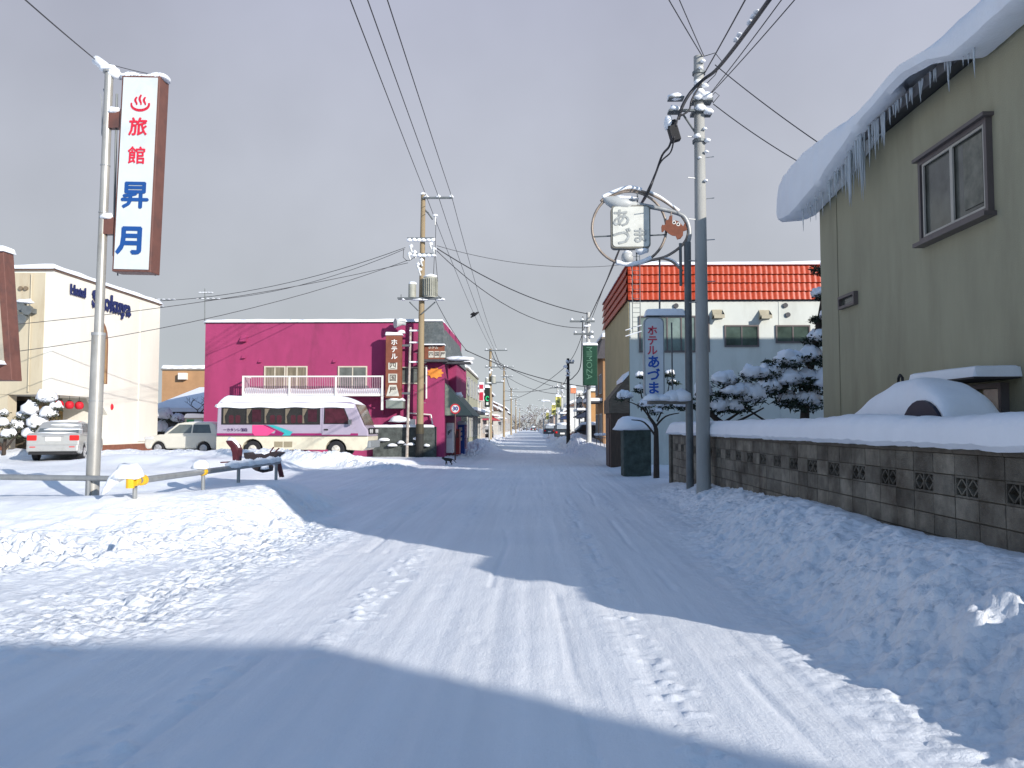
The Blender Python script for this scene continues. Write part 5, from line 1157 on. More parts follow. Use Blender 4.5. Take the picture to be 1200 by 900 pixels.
# speed limit sign
ss_ = thing('speed_limit_sign', 'round red rimmed speed limit sign reading 30 on a thin post', 'road sign', (at(533.5, 530, 39.5).x, 39.5, .2))
c = at(533.5, 479, 39.5)
MB().cyl((c.x, 39.55, .0), (c.x, 39.55, c.z+.2), .035, n=8).build('post', mat('post_dark_red', (.10, .04, .04), .6), ss_)
MB().cyl((c.x, 39.50, c.z), (c.x, 39.49, c.z), .245, n=24).build('rim', mat('road_red', (.50, .02, .03), .5), ss_); MB().cyl((c.x, 39.488, c.z), (c.x, 39.484, c.z), .18, n=24).build('disc', WSG, ss_)
text('30', (c.x, 39.48, c.z), EX, EZ, .27, mat('road_blue', (.01, .03, .20), .5), ss_, depth=.006, bold=.012)
# vending machines along the side wall
vw = thing('white_vending_machine', 'white vending machine under the canopy nearest the magenta wall', 'vending machine', (at(527, 524, 42).x, 42, .25))
def vm(t, px0, px1, pyt, pyb, Y, m, d=.75):
    a = at(px0, pyb, Y); b = at(px1, pyt, Y); MB().box(a.x, b.x, Y, Y+d, a.z-.3, b.z).build('cabinet', m, t, bevel=.02); return a, b
a, b = vm(vw, 522.5, 531, 495.5, 524, 42.0, WHITE); MB().box(a.x+.06, b.x-.05, 41.985, 41.998, b.z-.8, b.z-.15).build('display', mat('display_pale', (.55, .56, .58), .3), vw)
for k in range(3): MB().box(a.x+.1+.07*k, a.x+.15+.07*k, 41.975, 41.984, b.z-.62+.08*k, b.z-.42+.04*k).build('drink_can', BLACK, vw)
vr = thing('red_vending_machine', 'red vending machine between the white and the blue ones', 'vending machine', (at(535, 526, 43.4).x, 43.4, .2))
a, b = vm(vr, 530.8, 538.5, 503, 526, 43.4, mat('vend_red', (.35, .02, .02), .4, .1)); MB().box(a.x+.05, b.x-.05, 43.385, 43.398, b.z-.45, b.z-.1).build('display', mat('display_dark', (.10, .03, .04), .2, .5, 9), vr)
vb = thing('blue_vending_machine', 'blue vending machine with snow on top and a pink striped front', 'vending machine', (at(541, 528, 45).x, 45, .2))
a, b = vm(vb, 536, 544.5, 497, 528, 45.0, mat('vend_blue', (.015, .07, .32), .4, .1)); snowcap(a.x, b.x+.05, 45, 45.75, b.z, .16, vb, seed=2)
MB().box(b.x+.002, b.x+.10, 45.02, 45.73, a.z+.1, b.z-.02).build('front_panel', mat('vend_front', (.45, .25, .32), .4, .6, 9), vb)
for k in range(3): MB().box(a.x+.08, a.x+.26, 44.985, 44.998, b.z-.35-.28*k, b.z-.18-.28*k).build('letter_mark', WHITE, vb)

# ------------------------------------------------------------------ houses down the street
def shop(name, label, x0, x1, y0, y1, h, m, gable=False, awning=None, wins=2, snowh=.3, face=1, floors=2, cat='building'):
    """box house between x0..x1, y0..y1; face = +1 shops look towards +x, -1 towards -x."""
    t = thing(name, label, cat, ((x0+x1)/2, y0, 0))
    wb = MB().box(x0, x1, y0, y1, -.3, h).build('wall', m, t)
    if gable:
        xm = (x0+x1)/2; MB().prism([(x0-.3, h), (xm, h+1.5), (x1+.3, h)], (0, y0-.3, .002), EX, EZ, (0, y1-y0+.6, 0)).build('roof', mat('roof_brown', (.12, .07, .05), .8, .2), t)
        MB().prism([(x0-.4, h+.05), (xm, h+1.6), (x1+.4, h+.05), (x1+.45, h+.05+snowh), (xm, h+1.6+snowh), (x0-.45, h+.05+snowh)], (0, y0-.1, 0), EX, EZ, (0, y1-y0+.4, 0)).build('roof_snow', SNOWF, t, bevel=.12)
    else:
        MB().box(x0-.08, x1+.08, y0-.08, y1+.08, h+.002, h+.15).build('parapet', mat('parapet', (.2, .18, .15), .8, .2), t)
        snowcap(x0-.05, x1+.05, y0-.05, y1+.05, h+.15, snowh, t, m=SNOWF, seed=int(abs(x0*7)+y0))
    xf = x1 if face > 0 else x0; u = (0, 1, 0) if face > 0 else (0, -1, 0)
    L = y1-y0; k = max(1, int(L/3))
    for j in range(k):
        yc = y0+(j+.5)*L/k; ys0 = yc-.8 if face > 0 else yc+.8
        for fl_ in range(floors): window(t, (xf, ys0, .9+2.9*fl_), u, 1.6, 1.3 if fl_ else 1.6, glass=GLASSG if fl_ else GLASS)
    n2 = max(1, int((x1-x0)/3))
    for j in range(n2):
        xc = x0+(j+.5)*(x1-x0)/n2
        for fl_ in range(floors): window(t, (xc-.7, y0, 1.1+2.9*fl_), (1, 0, 0), 1.4, 1.1)
    if awning:
        xo = xf+face*1.0; MB().add([(xf, y0+.3, 3.0), (xf, y1-.3, 3.0), (xo, y1-.3, 2.5), (xo, y0+.3, 2.5), (xf, y0+.3, 2.4), (xf, y1-.3, 2.4), (xo, y0+.3, 2.42), (xo, y1-.3, 2.42)], [(0, 1, 2, 3), (0, 3, 6, 4), (1, 5, 7, 2), (4, 6, 7, 5), (3, 2, 7, 6), (0, 4, 5, 1)]).build('awning', awning, t)
        MB().box(min(xf, xo), max(xf, xo), y0+.3, y1-.3, 2.95, 3.15).build('awning_snow', SNOWF, t, bevel=.07)
    return t
def M_(n, c, **k): return mat(n, c, .8, .12, 1.2, **k)
gb = shop('grey_green_building', 'grey-green two-storey building with a snowy roof beyond the vending machines', -10, -4.25, 55, 67, at(545, 433, 55).z, M_('grey_green', (.30, .30, .22)), face=1, snowh=.25)
MB().blob((-4.6, 55.3, at(545, 430, 55).z+.3), (.8, .5, .4), seed=2).build('snow_lump', SNOWF, gb, smooth=True)
MB().box(-4.24, -3.6, 55.5, 66.5, 2.6, 2.75).build('canopy', FASC, gb); MB().box(-4.24, -3.55, 55.5, 66.5, 2.76, 3.0).build('canopy_snow', SNOWF, gb, bevel=.08)
lefts = [(-9, -4.6, 68, 76, 4.6, (.48, .44, .34), False, 'cream shop with a snowy awning behind the grey-green building', (.35, .36, .3)),
         (-11, -5.2, 90, 99, 4.9, (.42, .36, .30), True, 'tan gabled shop beyond the second left pole', (.4, .05, .08)),
         (-10, -4.9, 100, 110, 3.6, (.50, .48, .42), False, 'low white shop with a red awning on the left of the street', (.45, .05, .06)),
         (-12, -5.6, 112, 124, 6.2, (.34, .18, .09), True, 'brown gabled house on the left halfway down the street', None),
         (-10, -4.9, 128, 142, 4.2, (.48, .46, .42), True, 'pale gabled house on the left past the brown one', (.3, .3, .3)),
         (-11, -5.0, 146, 165, 4.6, (.40, .38, .35), False, 'grey flat shop on the left far down the street', None),
         (-11, -5.2, 170, 195, 5.4, (.44, .40, .36), True, 'far cream gabled house on the left of the street', None),
         (-12, -5.5, 200, 240, 5.0, (.36, .33, .3), True, 'farthest grey house on the left before the trees', None)]
for i, (x0, x1, y0, y1, h, c, g, lab, aw_) in enumerate(lefts):
    shop('street_house', lab, x0, x1, y0, y1, h, M_('lh%d' % i, c), gable=g, awning=mat('aw%d' % i, aw_, .7) if aw_ else None, face=1)
rb_ = shop('tan_building', 'tan two-storey building next to the red topped one', at(707, 500, 52).x, 9.5, 52, 58, at(707, 397, 52).z, M_('tan_wall', (.34, .19, .09)), face=-1, snowh=.25)
xr0 = at(707, 500, 52).x
MB().add([(xr0, 51.99, 7.4), (xr0+1.5, 51.99, 7.4), (xr0+1.5, 51.7, 6.0), (xr0-.4, 51.7, 6.0), (xr0, 58, 7.4), (xr0-.4, 58, 6.0)], [(0, 3, 2, 1), (0, 4, 5, 3)]).build('dark_mansard', mat('mansard_dark', (.06, .055, .06), .7), rb_)
q = at(700, 473, 47); MB().box(xr0-1.0, xr0, 52.2, 56, 3.2, 3.28).build('awning', FASC, rb_); MB().box(xr0-1.05, xr0, 52.2, 56, 3.281, 3.5).build('awning_snow', SNOWF, rb_, bevel=.07)
rights = [(at(692, 500, 64).x, 11, 65, 71, at(700, 459, 64).z, (.46, .25, .10), False, 'orange-tan building with dark windows behind the pale pole', (.02, .03, .06)),
          (at(668, 500, 82).x, 11, 82, 88, 3.7, (.60, .60, .58), True, 'white gabled shop behind the white vertical sign', (.02, .035, .10)),
          (6.0, 11, 97, 104, 4.6, (.40, .22, .20), True, 'reddish gabled house on the right behind the yellow signs', (.3, .3, .3)),
          (6.2, 11, 114, 124, 4.0, (.5, .47, .42), False, 'pale flat shop on the right beyond the yellow signs', None),
          (5.8, 11, 136, 148, 3.9, (.42, .36, .3), True, 'tan gabled house on the right far down the street', None),
          (5.8, 11, 162, 180, 4.2, (.45, .43, .4), True, 'grey gabled house on the right near the end of the street', None),
          (6.0, 11, 205, 235, 4.2, (.4, .3, .24), True, 'farthest brown house on the right before the trees', None)]
for i, (x0, x1, y0, y1, h, c, g, lab, aw_) in enumerate(rights):
    shop('street_house', lab, x0, x1, y0, y1, h, M_('rh%d' % i, c), gable=g, awning=mat('awr%d' % i, aw_, .7) if aw_ else None, face=-1)
# tan building and snowy shed roof in the gap left of the magenta building
tb_ = shop('brown_flat_building', 'light brown flat-roofed building seen in the gap beside the magenta one', at(190, 440, 62).x, at(262, 440, 62).x, 62, 72, at(200, 434, 62).z, M_('gap_brown', (.42, .24, .12)), face=-1, snowh=.25, floors=1)
a = at(215, 441, 61.9); MB().box(a.x-.3, a.x+.3, 61.6, 62, a.z-.25, a.z+.25).build('vent_hood', WHITE, tb_)
sh = thing('snow_roofed_shed', 'long shed under a wide snow covered roof in blue shade', 'shed', (at(210, 500, 50).x, 50, .3))
xa, xb = at(176, 480, 50).x, at(243, 480, 50).x; z0_, z1_ = at(0, 478, 50).z, at(0, 454, 58).z
MB().box(xa, xb, 50.6, 58, -.2, z0_-.1).build('wall', mat('shed_dark', (.09, .08, .07), .8, .3), sh)
MB().add([(xa-.2, 50, z0_), (xb, 50, z0_), (xb, 58, z1_), (xa-.2, 58, z1_), (xa-.2, 50, z0_-.25), (xb, 50, z0_-.25), (xb, 58, z1_-.3), (xa-.2, 58, z1_-.3)], [(0, 1, 2, 3), (7, 6, 5, 4), (0, 4, 5, 1), (3, 2, 6, 7), (0, 3, 7, 4), (1, 5, 6, 2)]).build('roof_snow', SNOWF, sh)
kk = thing('recycling_kiosk', 'small green and white kiosk box with snow on top behind the hatchback', 'kiosk', (at(228, 503, 43).x, 43, .3))
a, b = at(216, 515, 43), at(241, 489, 43); MB().box(a.x, b.x, 43, 44, 0, b.z).build('body', mat('kiosk_grey', (.3, .3, .26), .6), kk)
MB().box(a.x+.12, a.x+.5, 42.98, 42.998, b.z-.75, b.z-.12).build('green_panel', mat('kiosk_green', (.02, .2, .09), .5), kk); MB().box(a.x+.52, b.x-.2, 42.98, 42.998, b.z-.75, b.z-.12).build('pale_panel', mat('kiosk_pale', (.35, .45, .5), .5), kk)
snowcap(a.x, b.x, 43, 44, b.z, .2, kk, seed=2)

# ------------------------------------------------------------------ building with the red tiled top
OW = mat('offwhite_wall', (.58, .60, .55), .8, .07, 1, .2, 50, dirt=(.46, .47, .42), dscale=.7, stretch=(1, 1, .3)); YW = mat('yellow_wall', (.42, .35, .19), .8, .08, 1)
RT = mat('red_tile', (.42, .052, .016), .38, .25, 9, spec=.35)
rd = thing('red_topped_building', 'white building with a band of glossy red tiles around its top', 'building', (4.1, 33, 0))
RX0 = at(738, 450, 33).x; RX1 = 13.2; zt, zb = at(0, 313, 33).z, at(0, 354, 33).z
MB().box(RX0, RX1, 33, 37, -.2, zt-.06).box(RX0, RX0+3.6, 37.001, 43.5, -.2, zt-.06).build('wall', OW, rd)
MB().box(RX0-.02, RX0-.001, 32.99, 43.4, 3.0, zb+.2).build('side_cladding', YW, rd)
def tiles(o, u, length, n_out, cols, rows, z0, z1):
    b = MB(); o = V3(o); u = V3(u); n_out = V3(n_out); sub = 6; dz = (z1-z0)/rows
    for r_ in range(rows):
        zlo, zhi = z0+r_*dz, z0+(r_+1)*dz; nc = cols*sub; top = []; bot = []
        for k in range(nc+1):
            ph = (k/sub) % 1.0; s = length*k/nc; bulge = .020*math.sin(math.pi*min(1, ph/.8)) if ph < .8 else -.006
            jit = .003*math.sin(k//sub*12.9+r_*7)
            bot.append(o+u*s+n_out*(.10+bulge+jit)+EZ*(zlo-.01)); top.append(o+u*s+n_out*(.02+bulge*.7)+EZ*zhi)
        k0 = len(b.v); b.add(bot+top, [(k, k+1, nc+1+k+1, nc+1+k) for k in range(nc)])
        lo = [p-n_out*.05 for p in bot]; b.add(bot+lo, [(k+1, k, nc+1+k, nc+1+k+1) for k in range(nc)])
    return b
L_ = RX1-RX0+.1
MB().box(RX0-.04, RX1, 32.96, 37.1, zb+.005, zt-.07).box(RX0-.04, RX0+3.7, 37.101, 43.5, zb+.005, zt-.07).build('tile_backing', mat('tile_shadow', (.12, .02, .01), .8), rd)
tiles((RX0-.06, 32.96, 0), (1, 0, 0), L_, (0, -1, 0), int(L_/.215), 4, zb, zt-.08).build('tile_band', RT, rd, smooth='auto')
tb2 = tiles((RX0-.04, 43.5, 0), (0, -1, 0), 10.55, (-1, 0, 0), 57, 4, zb, zt-.08); tb2.build('tile_band', RT, rd, smooth='auto')
MB().box(RX0-.14, RX1, 32.86, 37.2, zt-.075, zt-.02).box(RX0-.14, RX0+3.8, 37.201, 43.6, zt-.075, zt-.02).build('coping', mat('coping_red', (.30, .03, .02), .4), rd)
snowcap(RX0-.12, RX1, 32.88, 37.1, zt-.02, .11, rd, m=SNOWF, seed=3); snowcap(RX0-.12, RX0+3.7, 37.1, 43.5, zt-.02, .11, rd, m=SNOWF, seed=4)
MB().box(RX0-.05, RX1, 32.95, 32.998, zb-.06, zb-.002).build('trim', FASC, rd)
def rw_(x0, x1, y0, y1, **k): a = at(x0, y1, 33); b = at(x1, y0, 33); return window(rd, (a.x, 33, a.z), (1, 0, 0), b.x-a.x, b.z-a.z, frame=WFR, **k)
GG = mat('green_glass', (.05, .075, .06), .12, .5, 1.5, spec=.6)
rw_(749, 831, 370, 413, glass=mat('mint_glass', (.16, .21, .19), .15, .4, 1.2), panes=5, fw=.07); rw_(849, 889, 381, 406.5, glass=GG, panes=2, fw=.06); rw_(909, 949, 381, 402, glass=GG, panes=2, fw=.06)
for x, y in ((840, 368.5), (895, 369)):
    q = at(x, y, 33); MB().prism([(0, -.2), (0, .2), (-.42, -.2), (-.42, -.05)], (q.x-.2, 33, q.z), EY, EZ, (.42, 0, 0)).build('vent_hood', mat('hood_tan', (.40, .36, .26), .6), rd)
for x, y in ((792, 358.5), (920, 358), (923, 369)):
    q = at(x, y, 33); MB().cyl((q.x, 32.93, q.z), (q.x, 33, q.z), .10, n=14).build('round_vent', FASC, rd)
MB().box(at(906, 0, 33).x, at(906, 0, 33).x+.03, 32.985, 32.999, 0, zb-.08).build('wall_joint', MC['offwhite_wall'], rd)
# ladder up to the roof
ldx = [at(741, 330, 32.6).x, at(750, 330, 32.6).x]
lad = MB()
for x in ldx: lad.cyl((x, 32.62, at(0, 392, 32.6).z), (x, 32.62, zt+.55), .018, n=6)
for k in range(17): z = at(0, 390, 32.6).z+k*.19; lad.cyl((ldx[0], 32.62, z), (ldx[1], 32.62, z), .010, n=5)
lad.build('ladder', DGALV, rd)
for y in (385, 392): q = at(745, y, 32.6); MB().cyl(at(733, y+2, 32.7), at(752, y-4, 32.6), .02, n=5).build('snowy_stay', SNOW, rd)
# lean-to roof and dark doors along its street side
zl0, zl1 = 2.75, 3.75
MB().add([(RX0-.02, 33.0, zl1), (RX0-.02, 35.2, zl1), (RX0-.85, 35.2, zl0), (RX0-.85, 33.0, zl0), (RX0-.85, 33.0, zl0-.55), (RX0-.85, 35.2, zl0-.55), (RX0-.02, 33, zl0-.55), (RX0-.02, 35.2, zl0-.55)], [(0, 3, 2, 1), (3, 4, 5, 2), (0, 6, 4, 3), (1, 2, 5, 7), (4, 6, 7, 5), (0, 1, 7, 6)]).build('lean_to', mat('lean_brown', (.13, .10, .07), .7, .3, 4, stretch=(1, 1, 5)), rd)
MB().add([(RX0-.03, 33.0, zl1+.01), (RX0-.03, 35.2, zl1+.01), (RX0-.30, 35.2, zl1-.29), (RX0-.30, 33.0, zl1-.29), (RX0-.03, 33.0, zl1+.16), (RX0-.03, 35.2, zl1+.16), (RX0-.30, 35.2, zl1-.14), (RX0-.30, 33.0, zl1-.14)], [(0, 1, 2, 3), (4, 7, 6, 5), (0, 3, 7, 4), (3, 2, 6, 7), (1, 5, 6, 2), (0, 4, 5, 1)]).build('lean_to_snow', SNOWF, rd)
MB().box(RX0-.78, RX0-.03, 33.02, 35.1, -.1, zl0-.552).build('dark_door_wall', BROWNW, rd)
MB().box(RX0-.80, RX0-.781, 33.5, 34.6, 0, 2.0).build('dark_door', mat('door_red_brown', (.05, .018, .012), .5, .2), rd)
# stone gatepost
gp = thing('stone_gatepost', 'squat dark green stone gatepost capped with a dome of snow', 'gatepost', (at(747, 545, 27).x, 27, .1))
a, b = at(731, 545, 27), at(763, 503, 27)
MB().box(a.x, b.x, 27, 27.9, -.1, b.z).build('post', mat('green_stone', (.055, .075, .065), .9, .5, 4, 1.0, 12), gp, bevel=.04)
MB().blob(((a.x+b.x)/2-.08, 27.4, b.z), (.72, .62, .42), seed=3, flat=.12, amp=.10, sub=3).build('snow_cap', SNOW, gp, smooth=True)

# ------------------------------------------------------------------ garden trees under snow
NEED = mat('dark_needles', (.018, .030, .016), .8, .4, 3); BARK = mat('bark', (.05, .038, .03), .9, .3, 8, .6)
def tree(name, label, base, trunk, limbs, pads, cat='tree', leafm=NEED, seed=0, dens=230, group=None):
    """trunk and limbs: lists of (points, r0, r1); pads: (centre, rx, rz) foliage cushions each bearing snow."""
    t = thing(name, label, cat, base, group); rr = random.Random(seed)
    tk = MB()
    for pts, r0, r1 in trunk: P = curve([V3(p) for p in pts], 4); tk.tube(P, [r0+(r1-r0)*i/(len(P)-1) for i in range(len(P))], 8)
    to = tk.build('trunk', BARK, t, smooth=True)
    for pts, r0, r1 in limbs:
        P = curve([V3(p) for p in pts], 4); MB().tube(P, [r0+(r1-r0)*i/(len(P)-1) for i in range(len(P))], 6).build('branch', BARK, to, smooth=True)
    cr = MB(); cush = []; k = 0
    for (c, rx, rz) in pads:
        c = V3(c); n = int(dens*max(.4, rx)); Yd = c.y
        for i in range(n):
            a = rr.uniform(0, 6.283); q = rr.random()**.5; d = V3((math.cos(a)*q*rx, math.sin(a)*q*rx*.8, rr.uniform(-1, .35)*rz*(1-.5*q)))
            p = c+d; l = rr.uniform(.07, .17); u = V3((rr.gauss(0, 1), rr.gauss(0, 1), rr.gauss(0, .7))).normalized(); w = u.cross(V3((rr.gauss(0, 1), rr.gauss(0, 1), rr.gauss(0, 1)))).normalized()*l*.22
            cr.add([p-w, p+w, p+u*l], [(0, 1, 2)]); cr.add([p-u*l*.5-w*1.4, p-u*l*.5+w*1.4, p+w.cross(u)*.8], [(0, 1, 2)])
        nb = max(3, int(rx*6)); sn_ = MB(); cush.append(sn_)
        for i in range(nb):
            a = rr.uniform(0, 6.283); q = rr.random()**.6*.55; s = rr.uniform(.45, .68)
            sn_.blob((c.x+math.cos(a)*q*rx, c.y+math.sin(a)*q*rx*.8, c.z+rz*.12*(1-q)), (rx*s, rx*s*.9, rz*rr.uniform(.8, 1.25)), seed=seed+k, flat=.4, amp=.2, freq=2.2, sub=3 if rx > .3 and Yd < 27 else 2); k += 1
    co = cr.build('crown', leafm, t)
    for s_ in cush: s_.build('snow_cushion', SNOW, co, smooth=True)
    return t
def tp_(px, py, Y): p = at(px, py, Y); return (p.x, p.y, p.z)
def pad(px, py, rpx, Y, k=.5): return (tp_(px, py, Y), rpx*Y/F, rpx*Y/F*k)
YA = 21.5
b0 = tp_(850, 505, YA)
tree('garden_pine', 'low spreading pine with broad snow cushions behind the block wall', (b0[0], YA, .3),
     [([(b0[0], YA, .2), tp_(848, 505, YA), tp_(838, 490, YA), tp_(822, 475, YA)], .12, .05)],
     [([tp_(846, 500, YA), tp_(868, 492, YA), tp_(895, 478, YA)], .05, .02), ([tp_(835, 488, YA), tp_(812, 478, YA), tp_(795, 470, YA)], .05, .02), ([tp_(920, 505, YA), tp_(895, 492, YA), tp_(868, 474, YA)], .04, .02), ([tp_(845, 497, YA), tp_(870, 480, YA), tp_(880, 462, YA)], .04, .02)],
     [pad(800, 474, 15, YA, .5), pad(829, 463, 18, YA, .75), pad(858, 460, 19, YA), pad(849, 447, 17, YA, .7), pad(882, 440, 18, YA, .6), pad(880, 466, 21, YA, .75), pad(866, 478, 14, YA, .6), pad(845, 478, 15, YA, .7)], seed=1)
YT = 24
b1 = tp_(945, 510, YT)
tree('tall_pine', 'tall dark pine with layered snowy pads against the beige house corner', (b1[0], YT, .3),
     [([(b1[0], YT, .2), tp_(943, 490, YT), tp_(948, 440, YT), tp_(960, 380, YT), tp_(968, 330, YT), tp_(972, 300, YT)], .16, .05)],
     [([tp_(946, 455, YT), tp_(925, 445, YT), tp_(900, 440, YT)], .06, .02), ([tp_(950, 430, YT), tp_(935, 418, YT), tp_(918, 420, YT)], .05, .02), ([tp_(944, 480, YT), tp_(928, 470, YT), tp_(915, 466, YT)], .05, .02), ([tp_(958, 398, YT), tp_(950, 392, YT)], .04, .02)],
     [pad(974, 314, 24, YT, .45), pad(968, 345, 16, YT, .6), pad(966, 372, 18, YT, .6), pad(962, 398, 20, YT, .6), pad(950, 420, 24, YT, .6), pad(918, 424, 22, YT, .55), pad(900, 438, 20, YT, .55), pad(934, 447, 26, YT, .6), pad(960, 450, 24, YT, .6), pad(902, 456, 20, YT, .55), pad(945, 472, 20, YT, .7), pad(925, 470, 17, YT, .6)], seed=2, dens=460)
YB_ = 25.5
b2 = tp_(769, 530, YB_)
tree('small_garden_tree', 'small crooked garden tree with round snow caps before the white wall', (b2[0], YB_, .1),
     [([(b2[0], YB_, -.1), tp_(769, 515, YB_), tp_(768, 500, YB_), tp_(760, 488, YB_)], .10, .04)],
     [([tp_(769, 512, YB_), tp_(755, 495, YB_), tp_(740, 492, YB_)], .04, .015), ([tp_(768, 500, YB_), tp_(780, 488, YB_), tp_(796, 484, YB_)], .04, .015), ([tp_(765, 495, YB_), tp_(752, 478, YB_), tp_(735, 470, YB_)], .035, .012), ([tp_(770, 494, YB_), tp_(780, 470, YB_), tp_(785, 446, YB_)], .03, .012), ([tp_(762, 490, YB_), tp_(752, 465, YB_), tp_(750, 448, YB_)], .03, .012)],
     [pad(731, 465, 11, YB_, .6), pad(757, 474, 10, YB_, .7), pad(779, 475, 10, YB_, .65), pad(752, 440, 6, YB_, .7), pad(784, 438, 7, YB_, .7), pad(750, 456, 8, YB_, .6), pad(789, 448, 6, YB_, .6), pad(768, 482, 9, YB_, .5), pad(797, 476, 10, YB_, .6), pad(770, 455, 7, YB_, .5)], seed=3, dens=110)
YC_ = 26.5
SHR = mat('shrub_leaf', (.05, .055, .03), .8, .4, 3)
for (name, lab, pads_, bx, Y) in (('snowy_shrub', 'big shrub heaped with snow between the silver sedan and the hotel', [pad(52, 468, 15, 32.4, .7), pad(40, 482, 14, 32.4, .7), pad(58, 486, 13, 32.4, .7), pad(28, 488, 11, 32.4, .7), pad(66, 478, 9, 32.4, .7), pad(46, 498, 14, 32.4, .8), pad(20, 500, 10, 32.4, .7), pad(62, 500, 9, 32.4, .7), pad(34, 510, 12, 32.4, .7)], 45, 32.4),
                                  ('snowy_bush', 'snowy bush at the edge under the hotel front', [pad(5, 497, 12, 31.5, .7), pad(12, 510, 10, 31.5, .7), pad(-8, 490, 12, 31.5, .7), pad(3, 485, 8, 31.5, .7)], 5, 31.5),
                                  ('gap_shrub', 'dark shrub under a thick snow slab behind the white hatchback', [pad(192, 488, 15, 46, .6), pad(206, 492, 11, 46, .6), pad(188, 503, 13, 46, .7), pad(205, 508, 12, 46, .7)], 196, 46)):
    xb_ = at(bx, 520, Y).x
    tree(name, lab, (xb_, Y, .4), [([(xb_, Y, .2), (xb_, Y, .9), (xb_+.1, Y, 1.6)], .10, .04)], [([(xb_, Y, .8), (xb_-.4, Y, 1.3), (xb_-.7, Y, 1.8)], .05, .02), ([(xb_, Y, .7), (xb_+.3, Y, 1.1), (xb_+.6, Y, 1.5)], .05, .02)], pads_, cat='shrub', leafm=SHR, seed=bx+20, dens=160)
# bare tree in the gap
def bare(name, label, base, H, seed, m=None, group=None, snow=True, spread=1.0, lv=5):
    t = thing(name, label, 'tree', base, group); rr = random.Random(seed); tk = MB(); tw = MB(); sn_ = MB()
    def rec(p, d, L, r, k):
        q = p+d*L; (tk if k >= lv-1 else tw).tube([p, p+d*L*.5+V3((rr.uniform(-.05, .05)*L, 0, 0)), q], [r, r*.85, r*.7], 5 if k > 2 else 4, caps=False)
        if snow and k <= lv-2 and rr.random() < .3: sn_.blob(q, (r*2+L*.14, r*2+L*.14, r*2+L*.07), seed=seed+k, sub=1, amp=.2)
        if k == 0: return
        for i in range(rr.choice((2, 3, 3))):
            a = rr.uniform(0, 6.28); e = V3((math.cos(a)*spread, math.sin(a)*spread, 0)); nd = (d+e*rr.uniform(.45, .9)+V3((0, 0, .15))).normalized()
            rec(q, nd, L*rr.uniform(.62, .8), r*.62, k-1)
    rec(V3(base), V3((0, 0, 1)), H*.3, H*.022, lv)
    tk.build('trunk', m or BARK, t); tw.build('crown', m or BARK, t)
    if snow: sn_.build('crown_snow', SNOWF, t)
    return t
bq = at(236, 500, 47); bare('bare_tree', 'bare leafless tree against the blue shed roof', (bq.x, 47, .3), 4.2, 5, snow=False, spread=1.3)
TWG = mat('twig_grey', (.16, .13, .11), .9, .3)
rr = random.Random(17); labs = ['tallest snowy tree at the end of the street', 'bare brown tree left of the tallest one at the street end', 'small grey tree far left at the street end', 'snow dusted tree right of the tallest one', 'bushy tree close to the right row of houses', 'thin bare tree near the last left pole', 'round snowy tree low at the street end', 'wide bare tree at the far left behind the last house', 'pale tree behind the far car']
specs = [(627, 470, 300), (611, 480, 310), (603, 484, 300), (637, 474, 310), (646, 480, 290), (617, 485, 320), (631, 486, 285), (597, 482, 330), (622, 480, 330), (650, 486, 320), (641, 486, 340), (607, 488, 345), (634, 482, 350)]
labs += ['low tree behind the right row of houses', 'faint tree deep behind the right row', 'faint low tree deep behind the left row', 'faint tree farthest behind the tallest one']
for i, (px, py, Y) in enumerate(specs):
    q = at(px, py, Y); tr_ = bare('street_end_tree', labs[i], (q.x, Y, gm(q.x, Y)-.2), (q.z)*1.05, 30+i, m=TWG, group='trees at the end of the street', spread=1.25)
woods = MB(); rr = random.Random(9)
tw_ = thing('x', 'x', 'x'); bpy.data.objects.remove(tw_)
for k in range(3600):
    x = rr.uniform(-150, 190); y = rr.uniform(380, 430); h = (3.5+5*rr.random())*(1+.25*math.sin(x*.09)); z = rr.uniform(.0, 1)**.8*h; s = rr.uniform(.6, 1.8)
    u = V3((rr.gauss(0, 1), rr.gauss(0, 1), rr.gauss(0, 1.6))).normalized()*s; w = u.cross(V3((rr.gauss(0, 1), rr.gauss(0, 1), rr.gauss(0, 1)))).normalized()*s*.5
    p = V3((x, y, z)); woods.add([p-u, p+w, p+u, p-w*.7], [(0, 1, 2, 3)])
wo_ = woods.build('distant_woods', mat('woods_grey', (.20, .19, .18), .9, .5, .6), None); tag(wo_, 'far grey snowy woods behind the end of the street', kind='stuff')

# ------------------------------------------------------------------ parked vehicles far down, cat, crow
fcar = thing('parked_car', 'dark snow topped car parked by the pale pole on the right verge', 'car', (0, 0, 0), 'cars parked far down the street')
DC = mat('car_dark', (.03, .035, .04), .3, .1, coat=.4)
MB().prism([(0, .25), (4.1, .25), (4.1, .8), (3.3, .95), (.1, .95)], (0, 0, 0), EX, EZ, (0, 1.65, 0)).build('body', DC, fcar, bevel=.08)
MB().prism([(.3, .951), (3.1, .951), (2.4, 1.45), (.7, 1.45)], (0, .1, 0), EX, EZ, (0, 1.45, 0)).build('cabin', GLASS, fcar, bevel=.06)
MB().blob((1.6, .82, 1.44), (1.1, .75, .25), seed=1, amp=.08).build('roof_snow', SNOWF, fcar, smooth=True); MB().blob((3.6, .82, .92), (.5, .7, .18), seed=2, amp=.08).build('bonnet_snow', SNOWF, fcar, smooth=True)
for y in (.08, 1.32): MB().box(-.03, .05, y, y+.25, .60, .78).build('tail_light', TL, fcar)
MB().box(-.04, -.01, .6, 1.05, .5, .66).build('number_plate', WHITE, fcar)
MB().prism([(.28, 1.0), (.70, 1.40), (.66, 1.42), (.24, 1.02)], (0, .25, 0), EX, EZ, (0, 1.15, 0)).build('rear_window', mat('frosted_glass', (.30, .33, .36), .3, .2), fcar)
